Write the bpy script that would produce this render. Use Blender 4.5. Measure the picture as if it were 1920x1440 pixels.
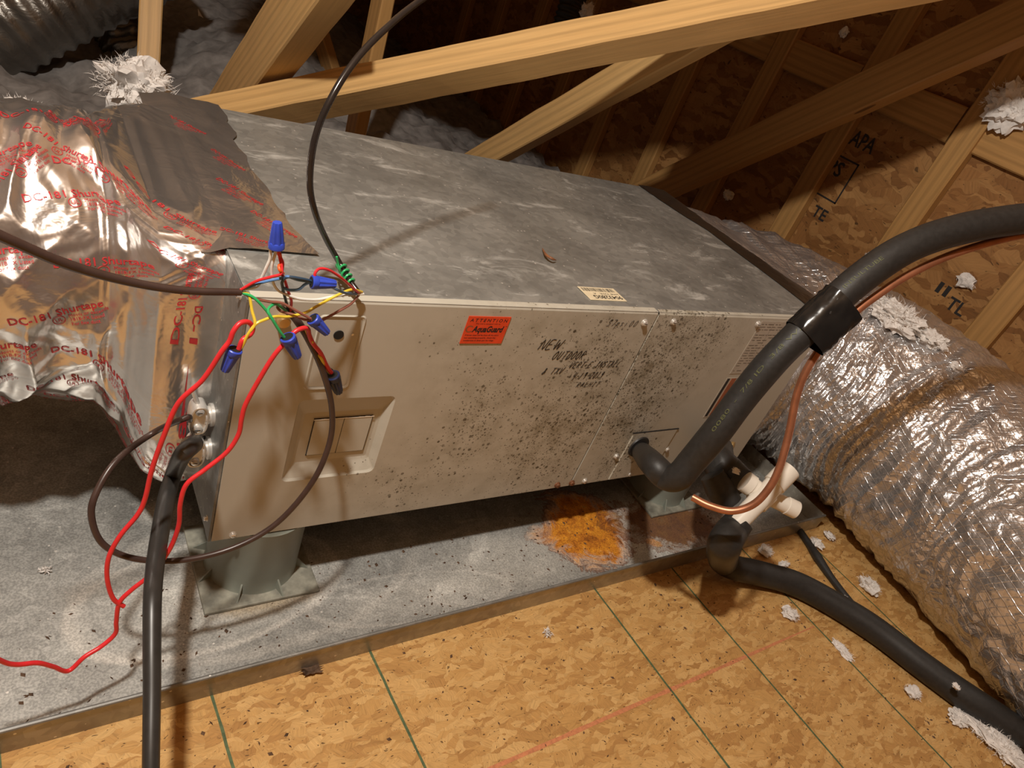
import bpy, math, random
import numpy as np
from mathutils import Vector, Matrix, noise
from mathutils.bvhtree import BVHTree
for o in list(bpy.data.objects): bpy.data.objects.remove(o)
SC = bpy.context.scene
COL = SC.collection

# ------------------------------------------------------------------ camera
FPX = 1306.32
CAM = np.array([-0.23055, -0.73302, 0.87519])
ROT = np.array([[0.81213718, -0.4787903, 0.33345622],
                [-0.03437802, -0.60978249, -0.79182288],
                [0.58245287, 0.63160524, -0.51168689]])
cd = bpy.data.cameras.new('camera'); cam = bpy.data.objects.new('camera', cd); COL.objects.link(cam)
cd.sensor_width = 36; cd.lens = FPX*36/1920; cd.clip_start = 0.01
m = Matrix.Identity(4)
for i in range(3):
    m[i][0] = ROT[0][i]; m[i][1] = -ROT[1][i]; m[i][2] = -ROT[2][i]; m[i][3] = CAM[i]
cam.matrix_world = m
SC.camera = cam
# ------------------------------------------------------------------ world, light, exposure
W = bpy.data.worlds.new('attic_air'); SC.world = W; W.use_nodes = True
W.node_tree.nodes['Background'].inputs[0].default_value = (1.0, 0.86, 0.70, 1)
W.node_tree.nodes['Background'].inputs[1].default_value = 0.012
BULB = (-0.50, -0.42, 2.00)
ld = bpy.data.lights.new('attic_bulb_light', 'POINT'); ld.energy = 165; ld.color = (1.0, 0.925, 0.83); ld.shadow_soft_size = 0.045
lo = bpy.data.objects.new('attic_bulb_light', ld); COL.objects.link(lo); lo.location = BULB
vs = SC.view_settings
vs.view_transform = 'Standard'; vs.look = 'None'; vs.gamma = 1; vs.use_curve_mapping = False; vs.exposure = 0.0

# ------------------------------------------------------------------ helpers
def ray(u, v): return ROT.T @ np.array([(u-960)/FPX, (v-720)/FPX, 1])
def on(u, v, ax, val):
    d = ray(u, v); return CAM + d*((val-CAM[ax])/d[ax])
def atd(u, v, d): return CAM + ray(u, v)*d
def onx(u, v, x): return on(u, v, 0, x)
def ony(u, v, y): return on(u, v, 1, y)
def onz(u, v, z): return on(u, v, 2, z)
FLOOR = -0.15; PAN = -0.146; H = 0.430; D = 0.680; L = 1.27; XS = 0.707; XW = 2.2

def root_loc(p):
    l = Vector((0, 0, 0))
    while p is not None:
        l += p.location; p = p.parent
    return l
def thing(name, label, cat, loc=(0, 0, 0), group=None):
    o = bpy.data.objects.new(name, None); COL.objects.link(o); o.location = loc
    o.empty_display_size = 0.02
    return tag(o, label, cat, group)
def tag(o, label=None, cat=None, group=None, kind=None):
    if label: o['label'] = label
    if cat: o['category'] = cat
    if group: o['group'] = group
    if kind: o['kind'] = kind
    return o
def obj(name, verts, faces, mat, parent=None, smooth=False, origin=None):
    """one mesh object; verts are world coordinates"""
    V = np.array([tuple(v) for v in verts], float)
    me = bpy.data.meshes.new(name)
    if parent is not None: off = np.array(root_loc(parent))
    elif origin is not None: off = np.array(origin, float)
    else: off = np.array([(V[:, 0].min()+V[:, 0].max())/2, (V[:, 1].min()+V[:, 1].max())/2, V[:, 2].min()])
    me.from_pydata((V-off).tolist(), [], [tuple(int(i) for i in f) for f in faces])
    me.update()
    if mat: me.materials.append(mat)
    if smooth:
        me.shade_smooth()
        if smooth != 'all':
            try: me.set_sharp_from_angle(angle=math.radians(40))
            except Exception: pass
    o = bpy.data.objects.new(name, me); COL.objects.link(o)
    if parent is not None: o.parent = parent
    else: o.location = off
    return o
class MB:
    def __init__(s): s.v = []; s.f = []
    def add(s, v, f):
        n = len(s.v); s.v += [tuple(x) for x in v]; s.f += [tuple(i+n for i in q) for q in f]; return s
    def box(s, a, b):
        x0, y0, z0 = a; x1, y1, z1 = b
        return s.add([(x0,y0,z0),(x1,y0,z0),(x1,y1,z0),(x0,y1,z0),(x0,y0,z1),(x1,y0,z1),(x1,y1,z1),(x0,y1,z1)],
                     [(3,2,1,0),(4,5,6,7),(0,1,5,4),(1,2,6,5),(2,3,7,6),(3,0,4,7)])
    def build(s, name, mat, parent=None, smooth=False, origin=None): return obj(name, s.v, s.f, mat, parent, smooth, origin)

def bevel_box(a, b, r):
    """box with chamfered edges"""
    import bmesh
    bm = bmesh.new()
    mb = MB().box(a, b)
    vs_ = [bm.verts.new(v) for v in mb.v]
    for f in mb.f: bm.faces.new([vs_[i] for i in f])
    bmesh.ops.bevel(bm, geom=list(bm.edges), offset=r, segments=2, affect='EDGES', profile=0.5)
    bm.verts.ensure_lookup_table()
    for i, v in enumerate(bm.verts): v.index = i
    out = [tuple(v.co) for v in bm.verts], [tuple(v.index for v in f.verts) for f in bm.faces]
    bm.free(); return out

def catmull(P, n=8):
    P = [np.array(p, float) for p in P]
    if len(P) < 3:
        return [P[0]+(P[-1]-P[0])*t for t in np.linspace(0, 1, n+1)]
    Q = [2*P[0]-P[1]]+P+[2*P[-1]-P[-2]]
    out = []
    for i in range(1, len(Q)-2):
        a, b, c, d = Q[i-1:i+3]
        for k in range(n):
            t = k/n
            out.append(0.5*((2*b)+(c-a)*t+(2*a-5*b+4*c-d)*t*t+(3*b-a-3*c+d)*t**3))
    out.append(P[-1]); return out
def frames(pts):
    T = []
    for i in range(len(pts)):
        t = pts[min(i+1, len(pts)-1)]-pts[max(i-1, 0)]; T.append(t/(np.linalg.norm(t)+1e-12))
    a = np.array([0, 0, 1.]) if abs(T[0][2]) < .9 else np.array([1., 0, 0])
    n = np.cross(T[0], a); n /= np.linalg.norm(n); N = [n]
    for i in range(1, len(pts)):
        n = N[-1]-T[i]*np.dot(N[-1], T[i]); n /= np.linalg.norm(n); N.append(n)
    return T, N, [np.cross(t, n) for t, n in zip(T, N)]
def tube_data(P, r, seg=12, n=8, caps=True, wob=0.0):
    pts = catmull(P, n) if n > 1 else [np.array(p, float) for p in P]
    rr = np.interp(np.linspace(0, 1, len(pts)), np.linspace(0, 1, len(r)), r) if hasattr(r, '__len__') else [r]*len(pts)
    T, N, B = frames(pts); v = []; f = []
    for i, p in enumerate(pts):
        q = rr[i]*(1+wob*noise.noise(Vector(p)*14))
        for k in range(seg):
            a = 2*math.pi*k/seg
            v.append(p+q*(math.cos(a)*N[i]+math.sin(a)*B[i]))
    for i in range(len(pts)-1):
        for k in range(seg):
            k2 = (k+1) % seg
            f.append((i*seg+k, i*seg+k2, (i+1)*seg+k2, (i+1)*seg+k))
    if caps:
        f.append(tuple(range(seg-1, -1, -1))); b = (len(pts)-1)*seg; f.append(tuple(b+k for k in range(seg)))
    return v, f
def tube(name, P, r, mat, parent=None, seg=12, n=8, caps=True, wob=0.0):
    v, f = tube_data(P, r, seg, n, caps, wob); return obj(name, v, f, mat, parent, True)
def lathe_data(base, axis, prof, seg=20, rib=0, ribamp=0, wall=False):
    """prof: list of (distance along axis, radius)"""
    ax = np.array(axis, float); ax /= np.linalg.norm(ax)
    a = np.array([0, 0, 1.]) if abs(ax[2]) < .9 else np.array([1., 0, 0])
    n = np.cross(ax, a); n /= np.linalg.norm(n); b = np.cross(ax, n); base = np.array(base, float)
    v = []; f = []
    for j, (h, r) in enumerate(prof):
        for k in range(seg):
            t = 2*math.pi*k/seg; q = r*(1+(ribamp*(1 if (k*rib//seg*2) % 2 == 0 and (k % 2 == 0) else 0) if rib else 0))
            v.append(base+ax*h+q*(math.cos(t)*n+math.sin(t)*b))
    m = len(prof)
    for j in range(m-1):
        for k in range(seg):
            k2 = (k+1) % seg; f.append((j*seg+k, j*seg+k2, (j+1)*seg+k2, (j+1)*seg+k))
    f.append(tuple(range(seg-1, -1, -1))); f.append(tuple((m-1)*seg+k for k in range(seg)))
    return v, f
def beam(name, A, B, w, t, mat, parent=None, up=(0, 0, 1), rough=0.0015, seed=0):
    """sawn timber from A to B: w across (side), t along up; local X runs along the grain"""
    A = np.array(A, float); B = np.array(B, float); X = B-A; ln = np.linalg.norm(X); X /= ln
    U = np.array(up, float); U -= X*np.dot(U, X); U /= np.linalg.norm(U); S = np.cross(U, X)
    c = 0.004; ns = max(6, int(ln/0.05)); v = []; f = []
    prof = [(-w/2+c, -t/2), (w/2-c, -t/2), (w/2, -t/2+c), (w/2, t/2-c), (w/2-c, t/2), (-w/2+c, t/2), (-w/2, t/2-c), (-w/2, -t/2+c)]
    for i in range(ns+1):
        x = ln*i/ns
        for j, (a, b) in enumerate(prof):
            d = rough*noise.noise(Vector((x*9+seed, a*30, b*30+seed*3)))
            v.append((x, a+d, b+d))
    for i in range(ns):
        for k in range(8):
            k2 = (k+1) % 8; f.append((i*8+k, i*8+k2, (i+1)*8+k2, (i+1)*8+k))
    f.append(tuple(range(7, -1, -1))); f.append(tuple(ns*8+k for k in range(8)))
    me = bpy.data.meshes.new(name); me.from_pydata(v, [], f); me.update(); me.materials.append(mat)
    o = bpy.data.objects.new(name, me); COL.objects.link(o)
    R = Matrix(((X[0], S[0], U[0], A[0]), (X[1], S[1], U[1], A[1]), (X[2], S[2], U[2], A[2]), (0, 0, 0, 1)))
    if parent is not None:
        o.parent = parent; R = Matrix.Translation(-root_loc(parent)) @ R
        o.matrix_local = R
    else: o.matrix_world = R
    return o
def smooth01(a, b, x):
    t = min(1, max(0, (x-a)/(b-a))); return t*t*(3-2*t)

# ------------------------------------------------------------------ materials
def mat(name):
    m = bpy.data.materials.new(name); m.use_nodes = True
    nt = m.node_tree; return m, nt, nt.nodes['Principled BSDF']
def N(nt, typ, **kw):
    n = nt.nodes.new(typ)
    for k, v in kw.items():
        if k.startswith('i_'): n.inputs[k[2:].replace('_', ' ')].default_value = v
        else: setattr(n, k, v)
    return n
def lk(nt, a, b): nt.links.new(a, b)
def rampn(nt, fac, stops):
    r = nt.nodes.new('ShaderNodeValToRGB'); e = r.color_ramp.elements
    while len(e) < len(stops): e.new(0.5)
    for i, (p, c) in enumerate(stops):
        e[i].position = p; e[i].color = (c, c, c, 1) if not hasattr(c, '__len__') else (*c, 1)
    lk(nt, fac, r.inputs[0]); return r.outputs[0]
def mixc(nt, fac, a, b, mode='MIX'):
    n = nt.nodes.new('ShaderNodeMix'); n.data_type = 'RGBA'; n.blend_type = mode
    for s, x in ((n.inputs[0], fac), (n.inputs[6], a), (n.inputs[7], b)):
        if hasattr(x, 'is_linked'): lk(nt, x, s)
        elif hasattr(x, '__len__'): s.default_value = (*x, 1)
        else: s.default_value = x
    return n.outputs[2]
def math_(nt, op, a, b=None, c=None, clamp=False):
    n = nt.nodes.new('ShaderNodeMath'); n.operation = op; n.use_clamp = clamp
    for s, x in zip(n.inputs, (a, b, c)):
        if x is None: continue
        if hasattr(x, 'is_linked'): lk(nt, x, s)
        else: s.default_value = x
    return n.outputs[0]
def coords(nt, axes='xyz', kind='Object'):
    tc = nt.nodes.new('ShaderNodeTexCoord'); o = tc.outputs[kind]
    if axes == 'xyz': return o
    s = nt.nodes.new('ShaderNodeSeparateXYZ'); c = nt.nodes.new('ShaderNodeCombineXYZ'); lk(nt, o, s.inputs[0])
    for i, a in enumerate(axes): lk(nt, s.outputs['xyz'.index(a)], c.inputs[i])
    return c.outputs[0]
def mapping(nt, co, loc=(0, 0, 0), rot=(0, 0, 0), scale=(1, 1, 1)):
    n = nt.nodes.new('ShaderNodeMapping'); lk(nt, co, n.inputs[0])
    n.inputs[1].default_value = loc; n.inputs[2].default_value = rot; n.inputs[3].default_value = scale
    return n.outputs[0]
def noisen(nt, co, scale, detail=4, rough=.55, dist=0.0):
    n = nt.nodes.new('ShaderNodeTexNoise'); lk(nt, co, n.inputs['Vector'])
    n.inputs['Scale'].default_value = scale; n.inputs['Detail'].default_value = detail
    n.inputs['Roughness'].default_value = rough; n.inputs['Distortion'].default_value = dist; return n.outputs['Fac']
def voro(nt, co, scale, feature='F1', rnd=1.0):
    n = nt.nodes.new('ShaderNodeTexVoronoi'); n.feature = feature; lk(nt, co, n.inputs['Vector'])
    n.inputs['Scale'].default_value = scale; n.inputs['Randomness'].default_value = rnd; return n
def bump(nt, h, strength, dist, bsdf):
    b = nt.nodes.new('ShaderNodeBump'); b.inputs['Strength'].default_value = strength; b.inputs['Distance'].default_value = dist
    lk(nt, h, b.inputs['Height']); lk(nt, b.outputs[0], bsdf.inputs['Normal']); return b
def setc(nt, b, x):
    if hasattr(x, 'is_linked'): lk(nt, x, b.inputs['Base Color'])
    else: b.inputs['Base Color'].default_value = (*x, 1)
def plain(name, col, rough=.5, metal=0.0, var=0.12, scale=40, bmp=0.0):
    m, nt, b = mat(name)
    n = noisen(nt, coords(nt), scale, 3)
    lo = tuple(c*(1-var) for c in col); hi = tuple(min(1, c*(1+var)) for c in col)
    setc(nt, b, rampn(nt, n, [(.3, lo), (.7, hi)])); b.inputs['Roughness'].default_value = rough; b.inputs['Metallic'].default_value = metal
    if bmp: bump(nt, n, bmp, .002, b)
    return m
def osb(name, axes, dark, mid, light, s=1.0):
    """strands laid in random directions, cell by cell, in three layers"""
    m, nt, b = mat(name); co = coords(nt, axes); col = None; grain = None
    wob = nt.nodes.new('ShaderNodeTexNoise'); lk(nt, co, wob.inputs['Vector']); wob.inputs['Scale'].default_value = 16*s; wob.inputs['Detail'].default_value = 2
    sub = nt.nodes.new('ShaderNodeVectorMath'); sub.operation = 'SUBTRACT'; lk(nt, wob.outputs['Color'], sub.inputs[0]); sub.inputs[1].default_value = (.5, .5, .5)
    scl = nt.nodes.new('ShaderNodeVectorMath'); scl.operation = 'SCALE'; lk(nt, sub.outputs[0], scl.inputs[0]); scl.inputs['Scale'].default_value = .06/s
    add = nt.nodes.new('ShaderNodeVectorMath'); add.operation = 'ADD'; lk(nt, co, add.inputs[0]); lk(nt, scl.outputs[0], add.inputs[1]); cw = add.outputs[0]
    for i, (cell, asp, ang, spread) in enumerate(((13, 2.2, .5, 2.2), (20, 2.6, .9, 2.6), (30, 3.0, .2, 3.1))):
        v = voro(nt, mapping(nt, cw, loc=(i*2.3, i*1.1, 0), rot=(0, 0, ang), scale=(1/asp**.5, asp**.5, 1)), cell*s); sp = nt.nodes.new('ShaderNodeSeparateColor'); lk(nt, v.outputs['Color'], sp.inputs[0])
        vr = nt.nodes.new('ShaderNodeVectorRotate'); vr.rotation_type = 'Z_AXIS'; lk(nt, co, vr.inputs['Vector']); lk(nt, math_(nt, 'ADD', ang-spread/2, math_(nt, 'MULTIPLY', sp.outputs[2], spread)), vr.inputs['Angle'])
        g = noisen(nt, mapping(nt, vr.outputs[0], loc=(i, i*.5, 0), scale=(17*s, 190*s, 1)), 1.0, 5, .68)
        c = rampn(nt, sp.outputs[0], [(.0, dark), (.4, mid), (1, light)])
        c = mixc(nt, .8, c, rampn(nt, g, [(.25, .52), (.44, .95), (.60, 1.08), (.74, 1.40)]), 'MULTIPLY')
        edge = rampn(nt, v.outputs['Distance'], [(.62, 1.0), (.85, .72)]); c = mixc(nt, .35, c, edge, 'MULTIPLY')
        if col is None: col, grain = c, g
        else:
            pick = math_(nt, 'GREATER_THAN', sp.outputs[1], .52); col = mixc(nt, pick, col, c); grain = mixc(nt, pick, grain, g)
    for k, (th, sc) in enumerate(((.90, 1.0), (.93, 2.0))):
        fk = voro(nt, mapping(nt, cw, loc=(k, k*2, 0), rot=(0, 0, .4+k), scale=(50*s*sc, 120*s*sc, 1)), 1.0); ss = nt.nodes.new('ShaderNodeSeparateColor'); lk(nt, fk.outputs['Color'], ss.inputs[0])
        fleck = math_(nt, 'MULTIPLY', math_(nt, 'LESS_THAN', fk.outputs['Distance'], .26), math_(nt, 'GREATER_THAN', ss.outputs[0], th))
        col = mixc(nt, math_(nt, 'MULTIPLY', fleck, .8), col, (.07, .035, .012))
    setc(nt, b, col); b.inputs['Roughness'].default_value = .62; b.inputs['Specular IOR Level'].default_value = .3
    bump(nt, grain, .4, .002, b); return m
def wood(name, a, c, k=1.0):
    m, nt, b = mat(name); co = coords(nt)
    mp = mapping(nt, co, scale=(1.6, 26, 26)); w = noisen(nt, mp, 1.0, 3, .5, .6)
    ring = nt.nodes.new('ShaderNodeTexWave'); ring.wave_type = 'BANDS'; ring.bands_direction = 'Y'
    lk(nt, mapping(nt, co, scale=(.35, 9, 5)), ring.inputs[0]); ring.inputs['Scale'].default_value = 1.6; ring.inputs['Distortion'].default_value = 7; ring.inputs['Detail'].default_value = 2; ring.inputs['Detail Scale'].default_value = .6
    f = noisen(nt, mapping(nt, co, scale=(6, 160, 160)), 1.0, 3)
    col = mixc(nt, w, a, c); col = mixc(nt, .35, col, rampn(nt, ring.outputs[1], [(.0, .55), (.6, 1.05)]), 'MULTIPLY')
    col = mixc(nt, .35, col, rampn(nt, f, [(.3, .6), (.7, 1.1)]), 'MULTIPLY')
    kn = voro(nt, mapping(nt, co, loc=(.3, .21, .1), scale=(2.3, 9, 9)), 1.0); ks = nt.nodes.new('ShaderNodeSeparateColor'); lk(nt, kn.outputs['Color'], ks.inputs[0])
    kd = math_(nt, 'MULTIPLY', math_(nt, 'LESS_THAN', kn.outputs['Distance'], .11), math_(nt, 'GREATER_THAN', ks.outputs[0], .6))
    col = mixc(nt, math_(nt, 'MULTIPLY', kd, .8), col, (.09, .035, .012))
    setc(nt, b, col); b.inputs['Roughness'].default_value = .5; b.inputs['Specular IOR Level'].default_value = .35
    bump(nt, f, .25, .001, b); return m
def galv(name, base, stains=0, hi=(.62, .62, .58)):
    m, nt, b = mat(name); co = coords(nt)
    v = voro(nt, co, 75); sep = nt.nodes.new('ShaderNodeSeparateColor'); lk(nt, v.outputs['Color'], sep.inputs[0])
    sp = rampn(nt, sep.outputs[0], [(0, tuple(x*.86 for x in base)), (1, tuple(x*1.12 for x in base))])
    n1 = noisen(nt, co, 5, 6, .6); col = mixc(nt, .6, sp, rampn(nt, n1, [(.3, .55), (.7, 1.15)]), 'MULTIPLY')
    n2 = noisen(nt, mapping(nt, co, rot=(0, 0, .5), scale=(1, 2.2, 1)), 7, 9, .72, .7)
    patch = rampn(nt, n2, [(.56, 0), (.68, .75)])
    col = mixc(nt, math_(nt, 'MULTIPLY', patch, .68), col, hi)
    n3 = noisen(nt, mapping(nt, co, rot=(0, 0, -.6), scale=(9, 60, 9)), 2, 5, .7)
    scr = rampn(nt, n3, [(.66, 0), (.72, .7)]); col = mixc(nt, math_(nt, 'MULTIPLY', scr, .7), col, (.7, .7, .66))
    dk = rampn(nt, noisen(nt, co, 3.2, 4, .6, .4), [(.36, .9), (.5, 0)]); col = mixc(nt, math_(nt, 'MULTIPLY', dk, .35), col, (.12, .115, .10))
    fl = voro(nt, co, 120); fs = nt.nodes.new('ShaderNodeSeparateColor'); lk(nt, fl.outputs['Color'], fs.inputs[0])
    wf = math_(nt, 'MULTIPLY', math_(nt, 'LESS_THAN', fl.outputs['Distance'], .22), math_(nt, 'GREATER_THAN', fs.outputs[0], .95))
    col = mixc(nt, wf, col, (.72, .70, .66))
    met = math_(nt, 'SUBTRACT', .55, math_(nt, 'MULTIPLY', patch, .5))
    m['c'] = 1
    return m, nt, b, co, col, met, n2, sep
def galv_done(t, rough=.42):
    m, nt, b, co, col, met, n2, sep = t
    setc(nt, b, col); lk(nt, met, b.inputs['Metallic'])
    lk(nt, math_(nt, 'ADD', rough-.06, math_(nt, 'MULTIPLY', n2, .2)), b.inputs['Roughness'])
    bump(nt, math_(nt, 'ADD', math_(nt, 'MULTIPLY', n2, .6), math_(nt, 'MULTIPLY', noisen(nt, co, 420, 2), .25)), .22, .002, b)
    return m
def blob(nt, co, cx, cy, rx, ry, nz, amp, edge=.15, rot=0):
    """1 inside a ragged ellipse: returns (fill, ring)"""
    mp = mapping(nt, co, loc=(-cx, -cy, 0)); mp = mapping(nt, mp, rot=(0, 0, rot)); mp = mapping(nt, mp, scale=(1/rx, 1/ry, 0))
    ln = nt.nodes.new('ShaderNodeVectorMath'); ln.operation = 'LENGTH'; lk(nt, mp, ln.inputs[0])
    d = math_(nt, 'ADD', ln.outputs['Value'], math_(nt, 'MULTIPLY', math_(nt, 'SUBTRACT', nz, .5), amp))
    fill = rampn(nt, d, [(max(0, .9-edge), 1), (.9, 0)])
    ring = rampn(nt, d, [(.80, 0), (.87, 1), (.90, 1), (.94, 0)])
    return fill, ring

M = {}
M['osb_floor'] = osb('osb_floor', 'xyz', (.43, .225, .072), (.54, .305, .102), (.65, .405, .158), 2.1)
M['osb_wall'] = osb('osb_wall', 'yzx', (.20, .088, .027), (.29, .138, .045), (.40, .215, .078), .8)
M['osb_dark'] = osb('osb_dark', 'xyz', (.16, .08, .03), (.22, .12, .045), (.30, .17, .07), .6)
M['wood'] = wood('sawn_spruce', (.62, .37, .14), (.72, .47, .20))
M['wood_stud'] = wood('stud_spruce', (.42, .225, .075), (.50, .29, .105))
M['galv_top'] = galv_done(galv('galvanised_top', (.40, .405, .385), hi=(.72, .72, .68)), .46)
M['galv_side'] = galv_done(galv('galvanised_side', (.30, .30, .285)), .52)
# drain pan with mineral rings and rust
t = galv('galvanised_pan', (.47, .475, .455)); m, nt, b, co, col, met, n2, sep = t
nz = noisen(nt, co, 9, 6, .65); nzf = noisen(nt, co, 30, 5, .7)
white = (.66, .64, .58)
for cx, cy, rx, ry, rot, f_, r_ in ((.03, .02, .24, .12, -.12, .35, .9), (.12, .04, .33, .17, -.1, .10, .45), (-.02, .21, .05, .04, 0, .85, .3), (.10, .05, .135, .125, 0, .6, .2), (.62, -.05, .30, .12, .05, .55, .3), (.95, -.05, .24, .14, 0, .8, .2), (.36, -.08, .22, .06, .1, .35, .5)):
    fl, rg = blob(nt, co, cx, cy, rx, ry, nz, .22, .5, rot)
    col = mixc(nt, math_(nt, 'MULTIPLY', fl, math_(nt, 'MULTIPLY', nzf, f_*1.5)), col, white)
    col = mixc(nt, math_(nt, 'MULTIPLY', rg, r_*.7), col, (.74, .72, .67)); met = math_(nt, 'SUBTRACT', met, math_(nt, 'MULTIPLY', fl, f_*.6), clamp=True)
fl, rg = blob(nt, co, .10, -.02, .13, .035, nzf, .9, .5, 0); col = mixc(nt, math_(nt, 'MULTIPLY', fl, .65), col, (.33, .24, .12))
for cx, cy, rx, ry, rot, s_ in ((.82, -.005, .13, .135, .55, 1), (1.08, -.045, .21, .095, .15, .95), (.72, .0, .07, .035, .1, .5), (.98, -.085, .03, .015, .4, .5)):
    fl, rg = blob(nt, co, cx, cy, rx, ry, noisen(nt, co, 14, 8, .75, .8), 1.7, .30, rot)
    rc = rampn(nt, noisen(nt, co, 26, 6, .7, .5), [(.30, (.12, .035, .012)), (.43, (.50, .17, .02)), (.58, (.78, .32, .03)), (.72, (.66, .42, .13))])
    if cx > 1.0: rc = mixc(nt, .85, rc, (.09, .04, .02))
    col = mixc(nt, math_(nt, 'MULTIPLY', fl, s_), col, rc)
    col = mixc(nt, math_(nt, 'MULTIPLY', rg, .75*s_), col, (.20, .07, .025)); met = math_(nt, 'SUBTRACT', met, math_(nt, 'MULTIPLY', fl, 1), clamp=True)
gr = rampn(nt, noisen(nt, co, 300, 2, .6), [(.40, .72), (.6, 1.25)]); col = mixc(nt, .7, col, gr, 'MULTIPLY')
M['galv_pan'] = galv_done((m, nt, b, co, col, met, n2, sep), .45)
M['pan_lip'] = galv_done(galv('galvanised_pan_lip', (.40, .37, .32)), .30)
# beige enamel with mildew spots (x along the cabinet, z up)
def beige(name, blobs):
    m, nt, b = mat(name); co = coords(nt, 'xzy')
    nz = noisen(nt, co, 7, 4, .6); dens = None
    for cx, cz, rx, rz, s in blobs:
        mp = mapping(nt, mapping(nt, co, loc=(-cx, -cz, 0)), scale=(1/rx, 1/rz, 0))
        ln = nt.nodes.new('ShaderNodeVectorMath'); ln.operation = 'LENGTH'; lk(nt, mp, ln.inputs[0])
        g = math_(nt, 'MULTIPLY', math_(nt, 'SUBTRACT', 1.0, math_(nt, 'ADD', ln.outputs['Value'], math_(nt, 'MULTIPLY', math_(nt, 'SUBTRACT', nz, .5), 1.2)), clamp=True), s)
        dens = g if dens is None else math_(nt, 'MAXIMUM', dens, g)
    col = mixc(nt, noisen(nt, co, 3, 3), (.51, .485, .41), (.55, .52, .44))
    smear = math_(nt, 'MULTIPLY', math_(nt, 'MULTIPLY', dens, rampn(nt, noisen(nt, co, 26, 5, .65), [(.40, 0), (.66, 1)])), .9)
    col = mixc(nt, smear, col, (.20, .165, .10))
    for sc, k in ((85, .62), (150, .70), (240, .62)):
        wob = noisen(nt, co, sc*1.3, 2); v = voro(nt, co, sc); s = nt.nodes.new('ShaderNodeSeparateColor'); lk(nt, v.outputs['Color'], s.inputs[0])
        rad = math_(nt, 'MULTIPLY', math_(nt, 'SUBTRACT', math_(nt, 'MULTIPLY', dens, 1.75), math_(nt, 'MULTIPLY', s.outputs[0], k*1.25)), .55)
        rad = math_(nt, 'MINIMUM', rad, .33)
        dd = math_(nt, 'ADD', v.outputs['Distance'], math_(nt, 'MULTIPLY', math_(nt, 'SUBTRACT', wob, .5), .3))
        spot = math_(nt, 'MULTIPLY', math_(nt, 'SUBTRACT', rad, dd), 9, clamp=True)
        col = mixc(nt, math_(nt, 'MULTIPLY', spot, math_(nt, 'ADD', .55, math_(nt, 'MULTIPLY', s.outputs[1], .42))), col, (.085, .068, .04))
    setc(nt, b, col); b.inputs['Roughness'].default_value = .42; b.inputs['Specular IOR Level'].default_value = .45
    bump(nt, noisen(nt, co, 600, 2), .04, .001, b); return m
M['beige_door'] = beige('beige_enamel_mildewed', [(.60, .17, .28, .34, .72), (.40, .20, .20, .30, .55), (.62, .33, .22, .20, .62), (.45, .38, .30, .1, .42), (.30, .06, .22, .2, .40), (.30, .37, .1, .1, .35)])
M['beige_coil'] = beige('beige_enamel_coil_panel', [(.76, .30, .22, .28, .95), (.78, .20, .14, .22, .95), (.86, .37, .22, .14, .75), (.80, .06, .12, .14, .75), (.88, .08, .1, .1, .7)])
M['beige'] = beige('beige_enamel', [(2, 2, .1, .1, .1)])
# foils
def foil(name, tint, rough, scrim=False, crinkle=.5, metal=1.0):
    m, nt, b = mat(name); co = coords(nt)
    n1 = noisen(nt, co, 11, 4, .6, .6)
    v = voro(nt, mapping(nt, co, scale=(1, .8, 1.2)), 30, 'DISTANCE_TO_EDGE'); v2 = voro(nt, co, 85, 'DISTANCE_TO_EDGE')
    h = math_(nt, 'ADD', math_(nt, 'MULTIPLY', n1, 1.6), math_(nt, 'ADD', math_(nt, 'MULTIPLY', math_(nt, 'MINIMUM', v.outputs['Distance'], .35), .55 if scrim else .18), math_(nt, 'MULTIPLY', math_(nt, 'MINIMUM', v2.outputs['Distance'], .3), .18 if scrim else .04)))
    if scrim:
        for a in (.9, -.9):
            w = nt.nodes.new('ShaderNodeTexWave'); lk(nt, mapping(nt, co, rot=(a, a*.4, a)), w.inputs[0]); w.inputs['Scale'].default_value = 22; w.inputs['Distortion'].default_value = 1.5
            h = math_(nt, 'ADD', h, math_(nt, 'MULTIPLY', rampn(nt, w.outputs[1], [(.0, .16), (.05, 0)]), 1))
    setc(nt, b, rampn(nt, n1, [(.3, tuple(x*.85 for x in tint)), (.7, tint)])); b.inputs['Metallic'].default_value = metal; b.inputs['Roughness'].default_value = rough
    bump(nt, h, crinkle, .012, b); return m
M['tape_foil'] = foil('printed_foil_tape', (.86, .84, .82), .25, False, .20, .92)
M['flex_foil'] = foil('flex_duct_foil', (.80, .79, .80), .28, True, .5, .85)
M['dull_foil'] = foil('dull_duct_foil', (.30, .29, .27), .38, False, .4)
M['print_red'] = plain('red_print', (.48, .035, .04), .4, 0, .2, 60)
M['black_ink'] = plain('black_ink', (.018, .016, .016), .6, 0, .2, 90)
M['marker'] = plain('marker_ink', (.055, .05, .05), .6, 0, .3, 200)
M['orange_label'] = plain('orange_label_paper', (.80, .075, .02), .45, 0, .12, 60)
M['cream_label'] = plain('cream_label_paper', (.74, .64, .44), .6, 0, .1, 50)
M['grey_label'] = plain('grey_label_film', (.50, .45, .375), .45, 0, .08, 60)
M['grey_ink'] = plain('grey_ink', (.20, .17, .13), .6, 0, .2, 90)
M['rust_label'] = plain('rust_orange_label', (.33, .10, .04), .5, 0, .2, 60)
M['foam'] = plain('black_foam_rubber', (.022, .021, .020), .50, 0, .2, 130, .12)
M['black_tape'] = plain('black_vinyl_tape', (.012, .012, .012), .20, 0, .1, 30, .5)
M['cable_brown'] = plain('brown_vinyl_cable', (.055, .032, .026), .33, 0, .15, 60)
M['cable_black'] = plain('black_rubber_cord', (.030, .028, .026), .36, 0, .15, 60)
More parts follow.
